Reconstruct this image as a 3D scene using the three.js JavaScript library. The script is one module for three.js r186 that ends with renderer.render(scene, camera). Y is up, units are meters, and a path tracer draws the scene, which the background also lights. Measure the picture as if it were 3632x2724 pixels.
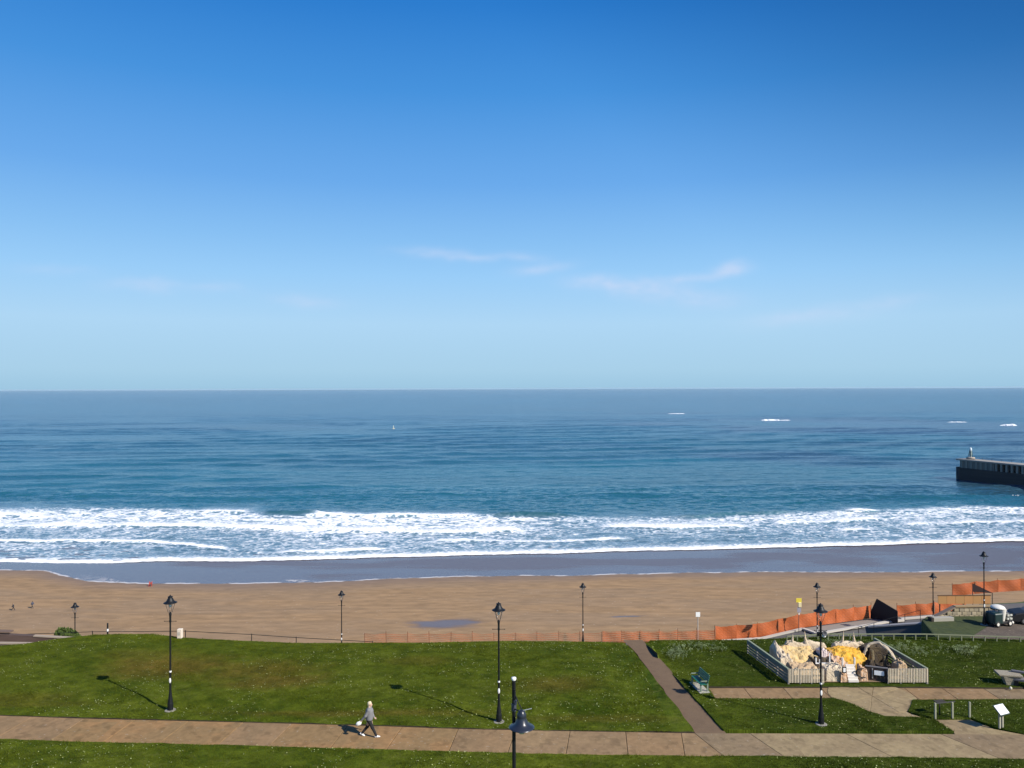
import * as THREE from 'three';
import { mergeGeometries } from 'three/addons/utils/BufferGeometryUtils.js';
import { RoundedBoxGeometry } from 'three/addons/geometries/RoundedBoxGeometry.js';
import { MarchingCubes } from 'three/addons/objects/MarchingCubes.js';

// ---------------------------------------------------------------- camera, sky, sun, exposure
const scene = new THREE.Scene();
const camera = new THREE.PerspectiveCamera(51.94, 4 / 3, 0.5, 60000);
camera.position.set(0, 17.7, 0);
camera.rotation.set(Math.atan(8.5 / 1703), 0, -0.00294);
camera.updateMatrixWorld();

const EXPO = 1.35;
const renderer = new THREE.WebGLRenderer({ antialias: true });
renderer.toneMapping = THREE.LinearToneMapping;
renderer.toneMappingExposure = EXPO;
renderer.shadowMap.enabled = true;

const SUN = new THREE.Vector3(0.80 * Math.cos(0.65), Math.sin(0.65), 0.60 * Math.cos(0.65)).normalize();
const sun = new THREE.DirectionalLight(new THREE.Color(1.0, 0.945, 0.86), 5);
sun.position.copy(SUN).multiplyScalar(200);
sun.castShadow = true;
sun.shadow.camera.left = sun.shadow.camera.bottom = -120;
sun.shadow.camera.right = sun.shadow.camera.top = 120;
sun.shadow.camera.far = 900;
sun.shadow.mapSize.set(4096, 4096);
scene.add(sun);
scene.add(sun.target);

// ---------------------------------------------------------------- random and noise
let seedState = 12345;
function rnd() { seedState = (seedState * 1664525 + 1013904223) >>> 0; return seedState / 4294967296; }
const rr = (a, b) => a + (b - a) * rnd();
const TAB = new Float32Array(65536);
for (let i = 0; i < 65536; i++) TAB[i] = rnd();
function vn(x, y) {
  const xi = Math.floor(x), yi = Math.floor(y), fx = x - xi, fy = y - yi;
  const u = fx * fx * (3 - 2 * fx), v = fy * fy * (3 - 2 * fy);
  const a = TAB[(xi & 255) | ((yi & 255) << 8)], b = TAB[((xi + 1) & 255) | ((yi & 255) << 8)];
  const c = TAB[(xi & 255) | (((yi + 1) & 255) << 8)], d = TAB[((xi + 1) & 255) | (((yi + 1) & 255) << 8)];
  return a + (b - a) * u + (c - a) * v + (a - b - c + d) * u * v;
}
function fbm(x, y, o = 4) { let s = 0, a = 0.5, n = 0; for (let i = 0; i < o; i++) { s += a * vn(x, y); n += a; a *= 0.5; x = x * 2.03 + 17.3; y = y * 2.03 + 9.1; } return s / n; }
const clamp = (x, a = 0, b = 1) => Math.min(b, Math.max(a, x));
const ss = (a, b, x) => { const t = clamp((x - a) / (b - a)); return t * t * (3 - 2 * t); };
const lerp = (a, b, t) => a + (b - a) * t;
const mix3 = (a, b, t) => [lerp(a[0], b[0], t), lerp(a[1], b[1], t), lerp(a[2], b[2], t)];
function interp(poly, x) {           // z along a polyline [[x, z], ...]
  if (x <= poly[0][0]) return poly[0][1];
  for (let i = 1; i < poly.length; i++) if (x <= poly[i][0]) { const t = (x - poly[i - 1][0]) / (poly[i][0] - poly[i - 1][0]); return lerp(poly[i - 1][1], poly[i][1], t); }
  return poly[poly.length - 1][1];
}
const toS = (c) => { c = clamp(c); return c <= 0.0031308 ? c * 12.92 : 1.055 * Math.pow(c, 1 / 2.4) - 0.055; };
const toL = (c) => (c /= 255, c <= 0.04045 ? c / 12.92 : Math.pow((c + 0.055) / 1.055, 2.4));
function colourTexture(w, h, fn, repeat) {
  const d = new Uint8Array(w * h * 4);
  for (let j = 0; j < h; j++) for (let i = 0; i < w; i++) {
    const c = fn(i, j), k = (j * w + i) * 4;
    d[k] = toS(c[0]) * 255; d[k + 1] = toS(c[1]) * 255; d[k + 2] = toS(c[2]) * 255; d[k + 3] = 255;
  }
  const t = new THREE.DataTexture(d, w, h);
  t.colorSpace = THREE.SRGBColorSpace; t.magFilter = THREE.LinearFilter; t.minFilter = THREE.LinearFilter;
  t.wrapS = t.wrapT = repeat ? THREE.RepeatWrapping : THREE.ClampToEdgeWrapping; t.needsUpdate = true; return t;
}
function greyTexture(w, h, fn, repeat) {
  const d = new Uint8Array(w * h * 4);
  for (let j = 0; j < h; j++) for (let i = 0; i < w; i++) { const k = (j * w + i) * 4; d[k] = d[k + 1] = d[k + 2] = clamp(fn(i, j)) * 255; d[k + 3] = 255; }
  const t = new THREE.DataTexture(d, w, h);
  t.magFilter = THREE.LinearFilter; t.minFilter = THREE.LinearFilter;
  t.wrapS = t.wrapT = repeat ? THREE.RepeatWrapping : THREE.ClampToEdgeWrapping; t.needsUpdate = true; return t;
}

// ---------------------------------------------------------------- the sky: clear air with a few thin cirrus streaks
{
  const W = 2048, H = 1024, d = new Float32Array(W * H * 4);
  const stops = [[0, 158, 199, 225], [1.3, 169, 208, 233], [4.6, 174, 214, 244], [8, 153, 204, 247], [10.5, 135, 191, 242], [14.4, 106, 169, 234], [20.5, 70, 145, 219], [26, 44, 123, 204], [40, 28, 102, 190], [90, 18, 80, 165]].map(([e, r, g, b]) => [e, toL(r), toL(g), toL(b)]);
  // cirrus: [azimuth from straight ahead, elevation, length, width, tilt, strength], degrees
  const cirrus = [[-5.5, 9.6, 3.6, 0.30, -0.06, 0.30], [-2.6, 9.3, 2.6, 0.22, -0.04, 0.28], [2.2, 8.6, 2.6, 0.35, 0.12, 0.40], [0.6, 9.4, 2.4, 0.25, -0.03, 0.25], [6.4, 7.6, 3.4, 0.45, -0.03, 0.45], [9.8, 7.0, 4.2, 0.5, -0.07, 0.38], [12.6, 7.7, 3.4, 0.3, 0.08, 0.4], [15.6, 8.2, 1.6, 0.42, 0.06, 0.55], [13.5, 6.2, 4.0, 0.6, -0.05, 0.26], [20.5, 4.8, 5.0, 0.5, 0.06, 0.30], [25.5, 5.6, 3.0, 0.35, 0.02, 0.22], [-25, 6.8, 3.2, 0.4, 0.02, 0.28], [-20.5, 6.8, 2.2, 0.35, 0.04, 0.22], [-14.6, 6.2, 3.0, 0.4, -0.06, 0.28], [-30, 7.6, 3, 0.3, 0.02, 0.14], [48, 7, 4, .5, .05, .3], [-47, 8, 4, .5, -.05, .3], [75, 12, 5, .6, .05, .3], [-80, 10, 5, .6, .03, .3]];
  const dir = new THREE.Vector3();
  for (let j = 0; j < H; j++) {
    const el = ((j + 0.5) / H - 0.5) * Math.PI, e = Math.max(0, el * 180 / Math.PI);
    let k = 1; while (k < stops.length - 1 && e > stops[k][0]) k++;
    const t = clamp((e - stops[k - 1][0]) / (stops[k][0] - stops[k - 1][0]));
    const base = [1, 2, 3].map((q) => lerp(stops[k - 1][q], stops[k][q], t));
    for (let i = 0; i < W; i++) {
      const ph = ((i + 0.5) / W - 0.5) * 2 * Math.PI;
      dir.set(Math.cos(el) * Math.cos(ph), Math.sin(el), Math.cos(el) * Math.sin(ph));
      const cs = dir.dot(SUN);
      // clear air is darkest in a band across the sky from the sun, stronger where the air is thin
      const ang = Math.acos(clamp(cs, -1, 1)) * 180 / Math.PI, band = Math.exp(-(((ang - 75) / 20) ** 2));
      const m = lerp(1, Math.min(1.03, (1 - 0.52 * band) / 0.876), ss(-2, 22, e)), glow = 0.5 * Math.pow(clamp(cs), 12) + 1.2 * Math.pow(clamp(cs), 90);
      const c = [base[0] * m ** 1.6, base[1] * m ** 1.05, base[2] * m ** 0.8];
      const az = Math.atan2(dir.x, -dir.z) * 180 / Math.PI;
      let cl = 0;
      if (e > 2 && e < 16) for (const [a, ce, l, w, tl, s] of cirrus) {
        const da = az - a; if (Math.abs(da) > l * 1.6) continue;
        const wob = (fbm(az * 0.5 + 40, e * 0.8, 3) - 0.5) * 1.1;
        const de = e - ce - tl * da - wob * 0.6;
        cl += s * Math.exp(-((da / l) ** 2) * 2 - ((de / w) ** 2)) * (0.35 + 1.1 * fbm(az * 1.3 + e * 2, e * 6 - az * .4, 4));
      }
      cl = clamp(cl, 0, 0.6) * 1.15;
      const q = (j * W + i) * 4;
      d[q] = (lerp(c[0], 0.62, cl) + glow) / EXPO; d[q + 1] = (lerp(c[1], 0.72, cl) + glow * .95) / EXPO; d[q + 2] = (lerp(c[2], 0.93, cl) + glow * .85) / EXPO; d[q + 3] = 1;
    }
  }
  const sky = new THREE.DataTexture(d, W, H, THREE.RGBAFormat, THREE.FloatType);
  sky.mapping = THREE.EquirectangularReflectionMapping; sky.magFilter = THREE.LinearFilter; sky.minFilter = THREE.LinearFilter; sky.needsUpdate = true;
  scene.background = sky; scene.environment = sky;
}
console.log('sky');

// ---------------------------------------------------------------- object helpers
const taken = {};
function numbered(n) { const k = taken[n] = (taken[n] ?? -1) + 1; return k ? n + '_' + String(k).padStart(3, '0') : n; }
function shadow(o) { o.castShadow = true; o.receiveShadow = true; return o; }
function part(name, geo, mat, parent) { const m = shadow(new THREE.Mesh(geo, mat)); m.name = name; parent.add(m); return m; }
function tag(o, label, category, group) { o.userData.label = label; o.userData.category = category; if (group) o.userData.group = group; return o; }
function thing(name, label, category, p = [0, 0, 0], turn = 0, group) { const g = new THREE.Group(); g.name = numbered(name); g.position.set(...p); g.rotation.y = turn; scene.add(g); return tag(g, label, category, group); }
function struct(name, geo, mat) { const m = shadow(new THREE.Mesh(geo, mat)); m.name = numbered(name); m.userData.kind = 'structure'; scene.add(m); return m; }
function structGroup(name) { const g = new THREE.Group(); g.name = numbered(name); g.userData.kind = 'structure'; scene.add(g); return g; }
function stuff(name, o, label, category) { o.name = numbered(name); o.userData.kind = 'stuff'; tag(o, label, category); shadow(o); scene.add(o); return o; }
const flat = (g) => (g.index ? g.toNonIndexed() : g);
function merge(list) { const l = list.map((g) => { const f = flat(g); for (const k of Object.keys(f.attributes)) if (!['position', 'normal', 'uv'].includes(k)) f.deleteAttribute(k); return f; }); return l.length === 1 ? l[0] : mergeGeometries(l); }
function box(w, h, d, x = 0, y = 0, z = 0, ry = 0, r = 0) {
  const g = r ? new RoundedBoxGeometry(w, h, d, 2, r) : new THREE.BoxGeometry(w, h, d);
  if (ry) g.rotateY(ry); g.translate(x, y, z); return g;
}
const V = (a) => new THREE.Vector3(...a);
function bar(p, q, r1, r2 = r1, seg = 8) {
  const a = V(p), b = V(q), l = a.distanceTo(b), g = new THREE.CylinderGeometry(r2, r1, l, seg);
  g.applyQuaternion(new THREE.Quaternion().setFromUnitVectors(new THREE.Vector3(0, 1, 0), b.clone().sub(a).normalize()));
  g.translate((p[0] + q[0]) / 2, (p[1] + q[1]) / 2, (p[2] + q[2]) / 2); return g;
}
function plank(p, q, w, h) {          // a beam of rectangular section from p to q
  const a = V(p), b = V(q), l = a.distanceTo(b), g = new THREE.BoxGeometry(w, h, l);
  const m = new THREE.Matrix4().lookAt(b, a, new THREE.Vector3(0, 1, 0)); g.applyMatrix4(m);
  g.translate((p[0] + q[0]) / 2, (p[1] + q[1]) / 2, (p[2] + q[2]) / 2); return g;
}
const lathe = (pts, seg = 20, y = 0) => { const g = new THREE.LatheGeometry(pts.map(([r, h]) => new THREE.Vector2(r, h)), seg); g.translate(0, y, 0); return g; };
const mat = (rgb, roughness = 0.8, o = {}) => new THREE.MeshStandardMaterial({ color: new THREE.Color().setRGB(...rgb), roughness, ...o });
function gridMesh(nu, nv, fn, uvfn) {  // fn(u, v) -> [x, y, z]
  const p = [], uv = [], id = [];
  for (let j = 0; j <= nv; j++) for (let i = 0; i <= nu; i++) { const a = fn(i / nu, j / nv); p.push(a[0], a[1], a[2]); const b = uvfn(a); uv.push(b[0], b[1]); }
  for (let j = 0; j < nv; j++) for (let i = 0; i < nu; i++) { const a = j * (nu + 1) + i, b = a + 1, c = a + nu + 1, e = c + 1; id.push(a, b, e, a, e, c); }
  const g = new THREE.BufferGeometry();
  g.setAttribute('position', new THREE.Float32BufferAttribute(p, 3)); g.setAttribute('uv', new THREE.Float32BufferAttribute(uv, 2)); g.setIndex(id); g.computeVertexNormals();
  return g;
}
function polyAt(poly, t) {            // point at a fraction of a polyline's length
  let L = 0; const s = [0]; for (let i = 1; i < poly.length; i++) { L += Math.hypot(poly[i][0] - poly[i - 1][0], poly[i][1] - poly[i - 1][1]); s.push(L); }
  const w = t * L; for (let i = 1; i < poly.length; i++) if (w <= s[i] || i === poly.length - 1) { const k = (w - s[i - 1]) / (s[i] - s[i - 1]); return [lerp(poly[i - 1][0], poly[i][0], k), lerp(poly[i - 1][1], poly[i][1], k)]; }
}
const inPoly = (poly, x, z) => { let c = false; for (let i = 0, j = poly.length - 1; i < poly.length; j = i++) { const [xi, zi] = poly[i], [xj, zj] = poly[j]; if ((zi > z) !== (zj > z) && x < (xj - xi) * (z - zi) / (zj - zi) + xi) c = !c; } return c; };

// ---------------------------------------------------------------- plan of the place (metres; x right, -z out to sea)
const SEA = -37.3;
const pathFar = [[-46, -44.3], [-33.21, -43.33], [-27.87, -42.92], [-22.6, -42.46], [-14.97, -42.0], [-7.49, -41.49], [-2.6, -41.06], [2.19, -40.81], [9.29, -40.49], [16.37, -40.39], [22.47, -40.29], [34, -40.0], [52, -39.6]];
const pathNear = [[-46, -41.0], [-30.83, -40.22], [-25.96, -39.97], [-21.09, -39.63], [-13.96, -39.17], [-7.0, -38.73], [-0.19, -38.29], [6.49, -38.01], [15.28, -37.72], [24.23, -37.48], [34, -37.25], [52, -36.9]];
const lawnTop = [[-46, -52.6], [-39.52, -53.6], [-35.47, -54.62], [-33.84, -55.1], [-32.22, -56.21], [-30.35, -57.04], [-28.49, -57.34], [-26.08, -57.21], [-23.37, -56.34], [-19.84, -55.68], [-15.09, -55.03], [-9.92, -54.99], [-3.48, -55.23], [3, -55.37], [7.8, -55.02]];
const bankTop = [[9.11, -55.01], [12.69, -55.18], [15.89, -55.05], [22.04, -55.91], [28.84, -55.75], [35.52, -54.87], [42, -54.2], [54, -53.2]];
const edgeZ = (x) => (x < 8.4 ? interp(lawnTop, x) : interp(bankTop, x));
const swashLine = [[-360, -246], [-185.22, -241.59], [-155.84, -239.99], [-142.35, -238.61], [-133, -232.05], [-121.18, -225.27], [-105.31, -222.43], [-79.11, -222.12], [-53.36, -223.4], [-34.24, -226.94], [-14.43, -229.47], [5.78, -230.34], [39.87, -232.2], [67.85, -234.76], [115.46, -233.58], [151.82, -234.3], [178.3, -235.15], [360, -240]];
const shoreLine = [[-360, -249], [-191.63, -249.95], [-162.49, -250.22], [-125.55, -249.73], [-75.28, -253.08], [-38.72, -256.72], [-16.28, -259.25], [14.31, -262.45], [45.66, -265.72], [77.81, -269.09], [110.78, -272.53], [145.04, -276.88], [182.37, -281.35], [216.95, -286.02], [360, -300]];
const outerLine = [[-360, -372], [-239.9, -369.41], [-150.72, -363.43], [-93.84, -346], [-13.38, -343], [26.4, -341], [76.91, -336], [99.19, -344], [142.77, -352], [167.11, -356], [209.69, -365], [234.47, -363], [360, -361]];
const shoreZ = (x) => interp(shoreLine, x) + (fbm(x * 0.07, 3.3, 3) - 0.5) * 3.5 + (fbm(x * 0.5, 8.3, 2) - 0.5) * 0.9;
const swashZ = (x) => interp(swashLine, x) + (fbm(x * 0.06 + 9, 1.3, 3) - 0.5) * 2.6 + (fbm(x * 0.45, 5.3, 2) - 0.5) * 1.0;

// ---------------------------------------------------------------- beach
{
  const X0 = -290, XW = 580, Z0 = -320, ZW = 210, W = 2048, H = 1024;
  const wet = new Float32Array(W * H), foamEdge = new Float32Array(W * H), film = new Float32Array(W * H);
  for (let i = 0; i < W; i++) {
    const x = X0 + (i + 0.5) / W * XW, sw = swashZ(x);
    for (let j = 0; j < H; j++) {
      const z = Z0 + (j + 0.5) / H * ZW, k = j * W + i, d = sw - z;   // d > 0: below the swash line, wet
      let w = ss(-0.4, 0.3, d);
      const damp = 0.55 * ss(-9 - 5 * fbm(x * .05, 2, 2), -0.2, d) * (1 - w);
      // a shallow pool left on the dry sand, and a narrow wet runnel to the right of it
      const px = (x + 15.5) / 10.5, pz = (z + 181 + 0.06 * (x + 15)) / 5.2, pr = Math.hypot(px, pz) + (fbm(x * .25, z * .5, 3) - .5) * .9;
      w = Math.max(w, .85 * (1 - ss(0.35, 1.05, pr)));
      const qx = (x - 27) / 5.5, qz = (z + 186.5 + .12 * (x - 27)) / 0.75, qr = Math.hypot(qx, qz) + (fbm(x * .5, z, 3) - .5) * .8;
      w = Math.max(w, 0.8 * (1 - ss(0.5, 1.0, qr)));
      wet[k] = w + (1 - w) * damp * 0.75;
      const fl = fbm(x * 0.022 + 5, z * 0.10, 4);
      film[k] = w * (d > -1 ? lerp(0.45, 1, ss(0.30, 0.55, fl + 0.30 * (1 - ss(0, 26, d)) - 0.0011 * (x + 60))) : 0.72);
      const lacy = fbm(x * 0.9, z * 1.4, 3);
      let fe = ss(-0.25, 0.05, d) * (1 - ss(0.5, 1.3, d)) * ss(0.36, 0.66, fbm(x * .22 + 2, 7, 3) + .4 * (lacy - .3));
      // trailing foam streaks in the back-wash
      const st = fbm(x * 0.10 - z * 0.22, z * 0.05 + 20, 3), sx = fbm(x * .04 + 60, 3, 2);
      fe = Math.max(fe, 0.85 * ss(.55, .62, st) * ss(.46, .56, sx) * ss(0.3, 1.5, d) * (1 - ss(3, 7, d)) * ss(.42, .5, lacy));
      foamEdge[k] = fe;
    }
  }
  const dry = [0.295, 0.186, 0.092], dry2 = [0.240, 0.158, 0.086], wetC = [0.112, 0.090, 0.090];
  const map = colourTexture(W, H, (i, j) => {
    const x = X0 + (i + 0.5) / W * XW, z = Z0 + (j + 0.5) / H * ZW, k = j * W + i;
    const a = fbm(x * 0.035, z * 0.16, 4), b = fbm(x * 0.35, z * 0.9, 3), c = rndAt(i, j);
    let col = mix3(dry, dry2, ss(0.3, 0.7, a)); const s = 0.60 + 0.44 * b + 0.34 * a + 0.08 * (c - 0.5);
    // raked vehicle tracks and ripples lying along the beach
    const tr = Math.sin(z * 1.6 + 3 * fbm(x * 0.02, z * 0.06, 2)) * ss(.45, .7, fbm(x * .03 + 7, z * .1, 2)) * 0.07;
    col = col.map((v) => v * (s + tr));
    const shell = c > 0.9985 && z > -215 ? 1 : 0; if (shell) col = mix3(col, [0.5, 0.45, 0.38], 0.6);
    col = mix3(col, wetC, wet[k]);
    return mix3(col, [0.72, 0.72, 0.72], foamEdge[k] * 0.65);
  });
  function rndAt(i, j) { return TAB[(i * 7919 + j * 104729 + (i * j) % 977) & 65535]; }
  const rough = greyTexture(W, H, (i, j) => { const k = j * W + i; return clamp(lerp(0.95, 0.50, wet[k]) - film[k] * 0.40 + foamEdge[k] * .6, 0.05, 1); });
  const bump = greyTexture(1024, 1024, (i, j) => 0.6 * fbm(i * 0.03, j * 0.08, 4) + 0.4 * vn(i * .4, j * .4), true);
  bump.repeat.set(30, 9);
  const yBeach = (x, z) => { const d = z - interp(swashLine, x); return d > 0 ? SEA + 0.14 + d * 0.018 + 0.12 * (fbm(x * .05, z * .12, 3) - .5) * ss(0, 20, d) : SEA + 0.14 - Math.min(1.2, -d * 0.0075) - Math.max(0, -d - 70) * .03; };
  const g = gridMesh(290, 190, (u, v) => { const x = X0 + u * XW, z = -112 - v * 208; return [x, yBeach(x, z), z]; }, (p) => [(p[0] - X0) / XW, (p[2] - Z0) / ZW]);
  struct('beach', g, new THREE.MeshPhysicalMaterial({ map, roughnessMap: rough, roughness: 1, bumpMap: bump, bumpScale: 0.02, ior: 1.38 }));
}
console.log('beach');

// ---------------------------------------------------------------- the sea: surf zone and open water
const fronts = [   // white fronts of bores: line, foam length behind, strength, height
  { p: [[-330, -309], [-203.79, -313.81], [-168.32, -316.36], [-110.45, -310.21], [-54.27, -301.36], [-18.75, -298.88], [9.5, -305.22]], l: 13, a: 1.0, h: 0.7 },
  { p: [[-330, -286], [-185.2, -285.2], [-133.84, -282.72], [-108.56, -273.35], [-92, -267.73]], l: 2.5, a: 1, h: 0.5 },
  { p: [[-84.9, -264.58], [-63.28, -265.02], [-37.33, -268.43]], l: 4, a: 0.9, h: 0.4 },
  { p: [[27.84, -309.97], [61.87, -307.37], [99.04, -310.84]], l: 14, a: 1, h: 0.6 },
  { p: [[52.82, -287.67], [68, -290.13]], l: 4, a: 1, h: 0.4 },
  { p: [[100.04, -313.96], [130.54, -321.01], [159.18, -329.6]], l: 8, a: 1, h: 0.6 },
  { p: [[-34.15, -281.23], [-16.18, -283.5], [2.14, -280.68], [25.31, -282.02], [47.48, -285.99]], l: 3.5, a: 0.85, h: 0.4 },
  { p: [[143.21, -347.1], [166.64, -349.27]], l: 5, a: 1.1, h: 0.9 },
  { p: [[202, -360.74], [214, -360.6]], l: 4, a: 1.1, h: 0.9 },
  { p: [[-330, -341], [-222.38, -342.44], [-198, -338.43]], l: 12, a: 1.1, h: 0.9 },
  { p: [[-96, -341.34], [-48.79, -336.87], [-10, -339.89]], l: 6, a: 1.1, h: 1.0 },
  { p: [[112, -338], [125, -338.5]], l: 3, a: 1, h: .6 },
  { p: [[150, -313.04], [180.29, -315.8], [207.27, -319.69], [330, -326]], l: 9, a: 0.8, h: 0.5 },
  { p: [[118, -300], [146, -304]], l: 5, a: 0.75, h: 0.35 },
  { p: [[-150, -352], [-110, -350]], l: 8, a: 0.7, h: 0.6 },
];
const swell = (x, z) => {               // long swells lying along the shore, with smaller chop between
  const w1 = (z + 70 * fbm(x * .0045, z * .003, 2)) * 0.165, w2 = (z * .96 + x * .2 + 40 * fbm(x * .006 + 9, z * .004, 2)) * .27;
  const m = ss(.34, .60, fbm(x * .0042 + 20, z * .010, 3));
  return 1.25 * m * Math.pow(0.5 + 0.5 * Math.sin(w1), 3) + 0.20 * Math.sin(w2) * (.3 + m) + 0.68 * (fbm(x * .11, z * .30, 3) - .5);
};
function surfAt(x, z) {                // foam cover and height of the water
  const sh = shoreZ(x), out = interp(outerLine, x) + (fbm(x * .03, 4.4, 3) - .5) * 9;
  const off = sh - z, zone = out - sh;         // off > 0 offshore
  const t = off / -zone;
  let cover = 0, y = 0, clear = 0;
  for (const f of fronts) {
    const x0 = f.p[0][0], x1 = f.p[f.p.length - 1][0];
    if (x < x0 || x > x1) continue;
    const end = ss(0, 12, x - x0) * ss(0, 12, x1 - x) * (.82 + .4 * ss(.3, .55, fbm(x * .06 + f.l * 3, f.h * 9, 3)));
    const zf = interp(f.p, x) + (fbm(x * 0.09 + f.l, 2.2, 3) - 0.5) * 4 + (fbm(x * 0.6, 9, 2) - .5) * 0.8;
    const dz = zf - z;
    if (dz > -2.5 && dz < 50) {
      const lead = ss(-0.9, 0.15, dz), tail = Math.exp(-Math.max(0, dz - 1.8) / f.l);
      cover = Math.max(cover, f.a * lead * tail * end * 1.05);
      y += f.h * ss(-1.6, 0.3, dz) * Math.exp(-Math.max(0, dz) / 7) * end * (0.75 + .5 * fbm(x * .4, z * .5, 2));
    }
  }
  // lip of the last bore running up the sand
  cover = Math.max(cover, ss(-0.2, 0.25, off) * Math.exp(-Math.max(0, off - 3.0) / 5) * 1.05);
  y += 0.18 * ss(0, 0.6, off) * Math.exp(-off / 3);
  // unbroken crests along the outer line
  const crest = (Math.abs(x - 8) < 24 ? 1 - Math.abs(x - 8) / 24 : 0) + .7 * ss(-116, -104, x) * ss(-78, -90, x) + .5 * ss(60, 78, x) * ss(134, 112, x);
  if (crest > 0) { const dz = out + 2.5 - z; const cr = Math.min(1, crest * 1.5); y += 1.8 * cr * Math.exp(-((dz / 2.4) ** 2)); clear = cr * Math.exp(-(((dz + 1.5) / 3) ** 2)); }
  // lace left behind by earlier waves
  const wx = x + 5 * (fbm(x * .05, z * .11, 3) - .5) * 4, wz = z + 3 * (fbm(x * .07 + 30, z * .13, 3) - .5) * 3;
  const ridge = 1 - Math.abs(2 * fbm(wx * 0.30, wz * 0.42, 4) - 1) * 2.6;
  const big = fbm(x * 0.018 + 3, z * 0.05, 3);
  let dens = ss(1.04, 0.88, t) * ss(-0.02, 0.03, t) * (x < -20 ? 0.57 : x < 50 ? lerp(0.57, 0.42, ss(-20, 30, x)) : lerp(0.46, 0.56, ss(50, 190, x))) * (.75 + .5 * ss(.55, .8, t));
  dens += ss(-150, -40, x) * ss(40, -30, x) * ss(.45, .6, t) * ss(1, .85, t) * .35;
  const lace = clamp(ridge * 0.75 + (fbm(x * 1.3, z * 1.6, 2) - .5) * .7) * (0.55 + 0.9 * big);
  cover = Math.max(cover, dens * (0.35 + lace * 1.5) + (big - .5) * .25 * dens * 2);
  // swell
  y += swell(x, z) * ss(350, 385, -z) + (fbm(x * .22, z * .5, 3) - .5) * 0.7 * ss(0, 8, off) * ss(438, 425, -z);
  const speck = fbm(x * 1.4 + 50, z * 1.5, 3);
  cover *= 1 - .92 * clear;
  const foam = ss(0.30, 0.92, cover + (speck - 0.5) * 0.85);
  return { foam, y, cover, t, off };
}
const waterBase = (x, z) => {
  const d = Math.hypot(x, z), n = fbm(x * .006 + 3, z * .012, 3), kelp = ss(.42, .62, fbm(x * .0045 + 1.3, z * .006 + 8, 3) + .16 * ss(100, 420, x) * (1 - ss(900, 1500, -z)) - .05);
  const near = [0.014, 0.090, 0.118], far = [0.014, 0.072, 0.115], vio = [0.036, 0.050, 0.090];
  let c = mix3(near, far, ss(330, 1500, d)); c = mix3(c, vio, kelp * lerp(.16, .55, ss(-50, 260, x)) * (1 - ss(1400, 2600, d)));
  return c.map((v) => v * (0.72 + 0.55 * n));
};
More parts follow.
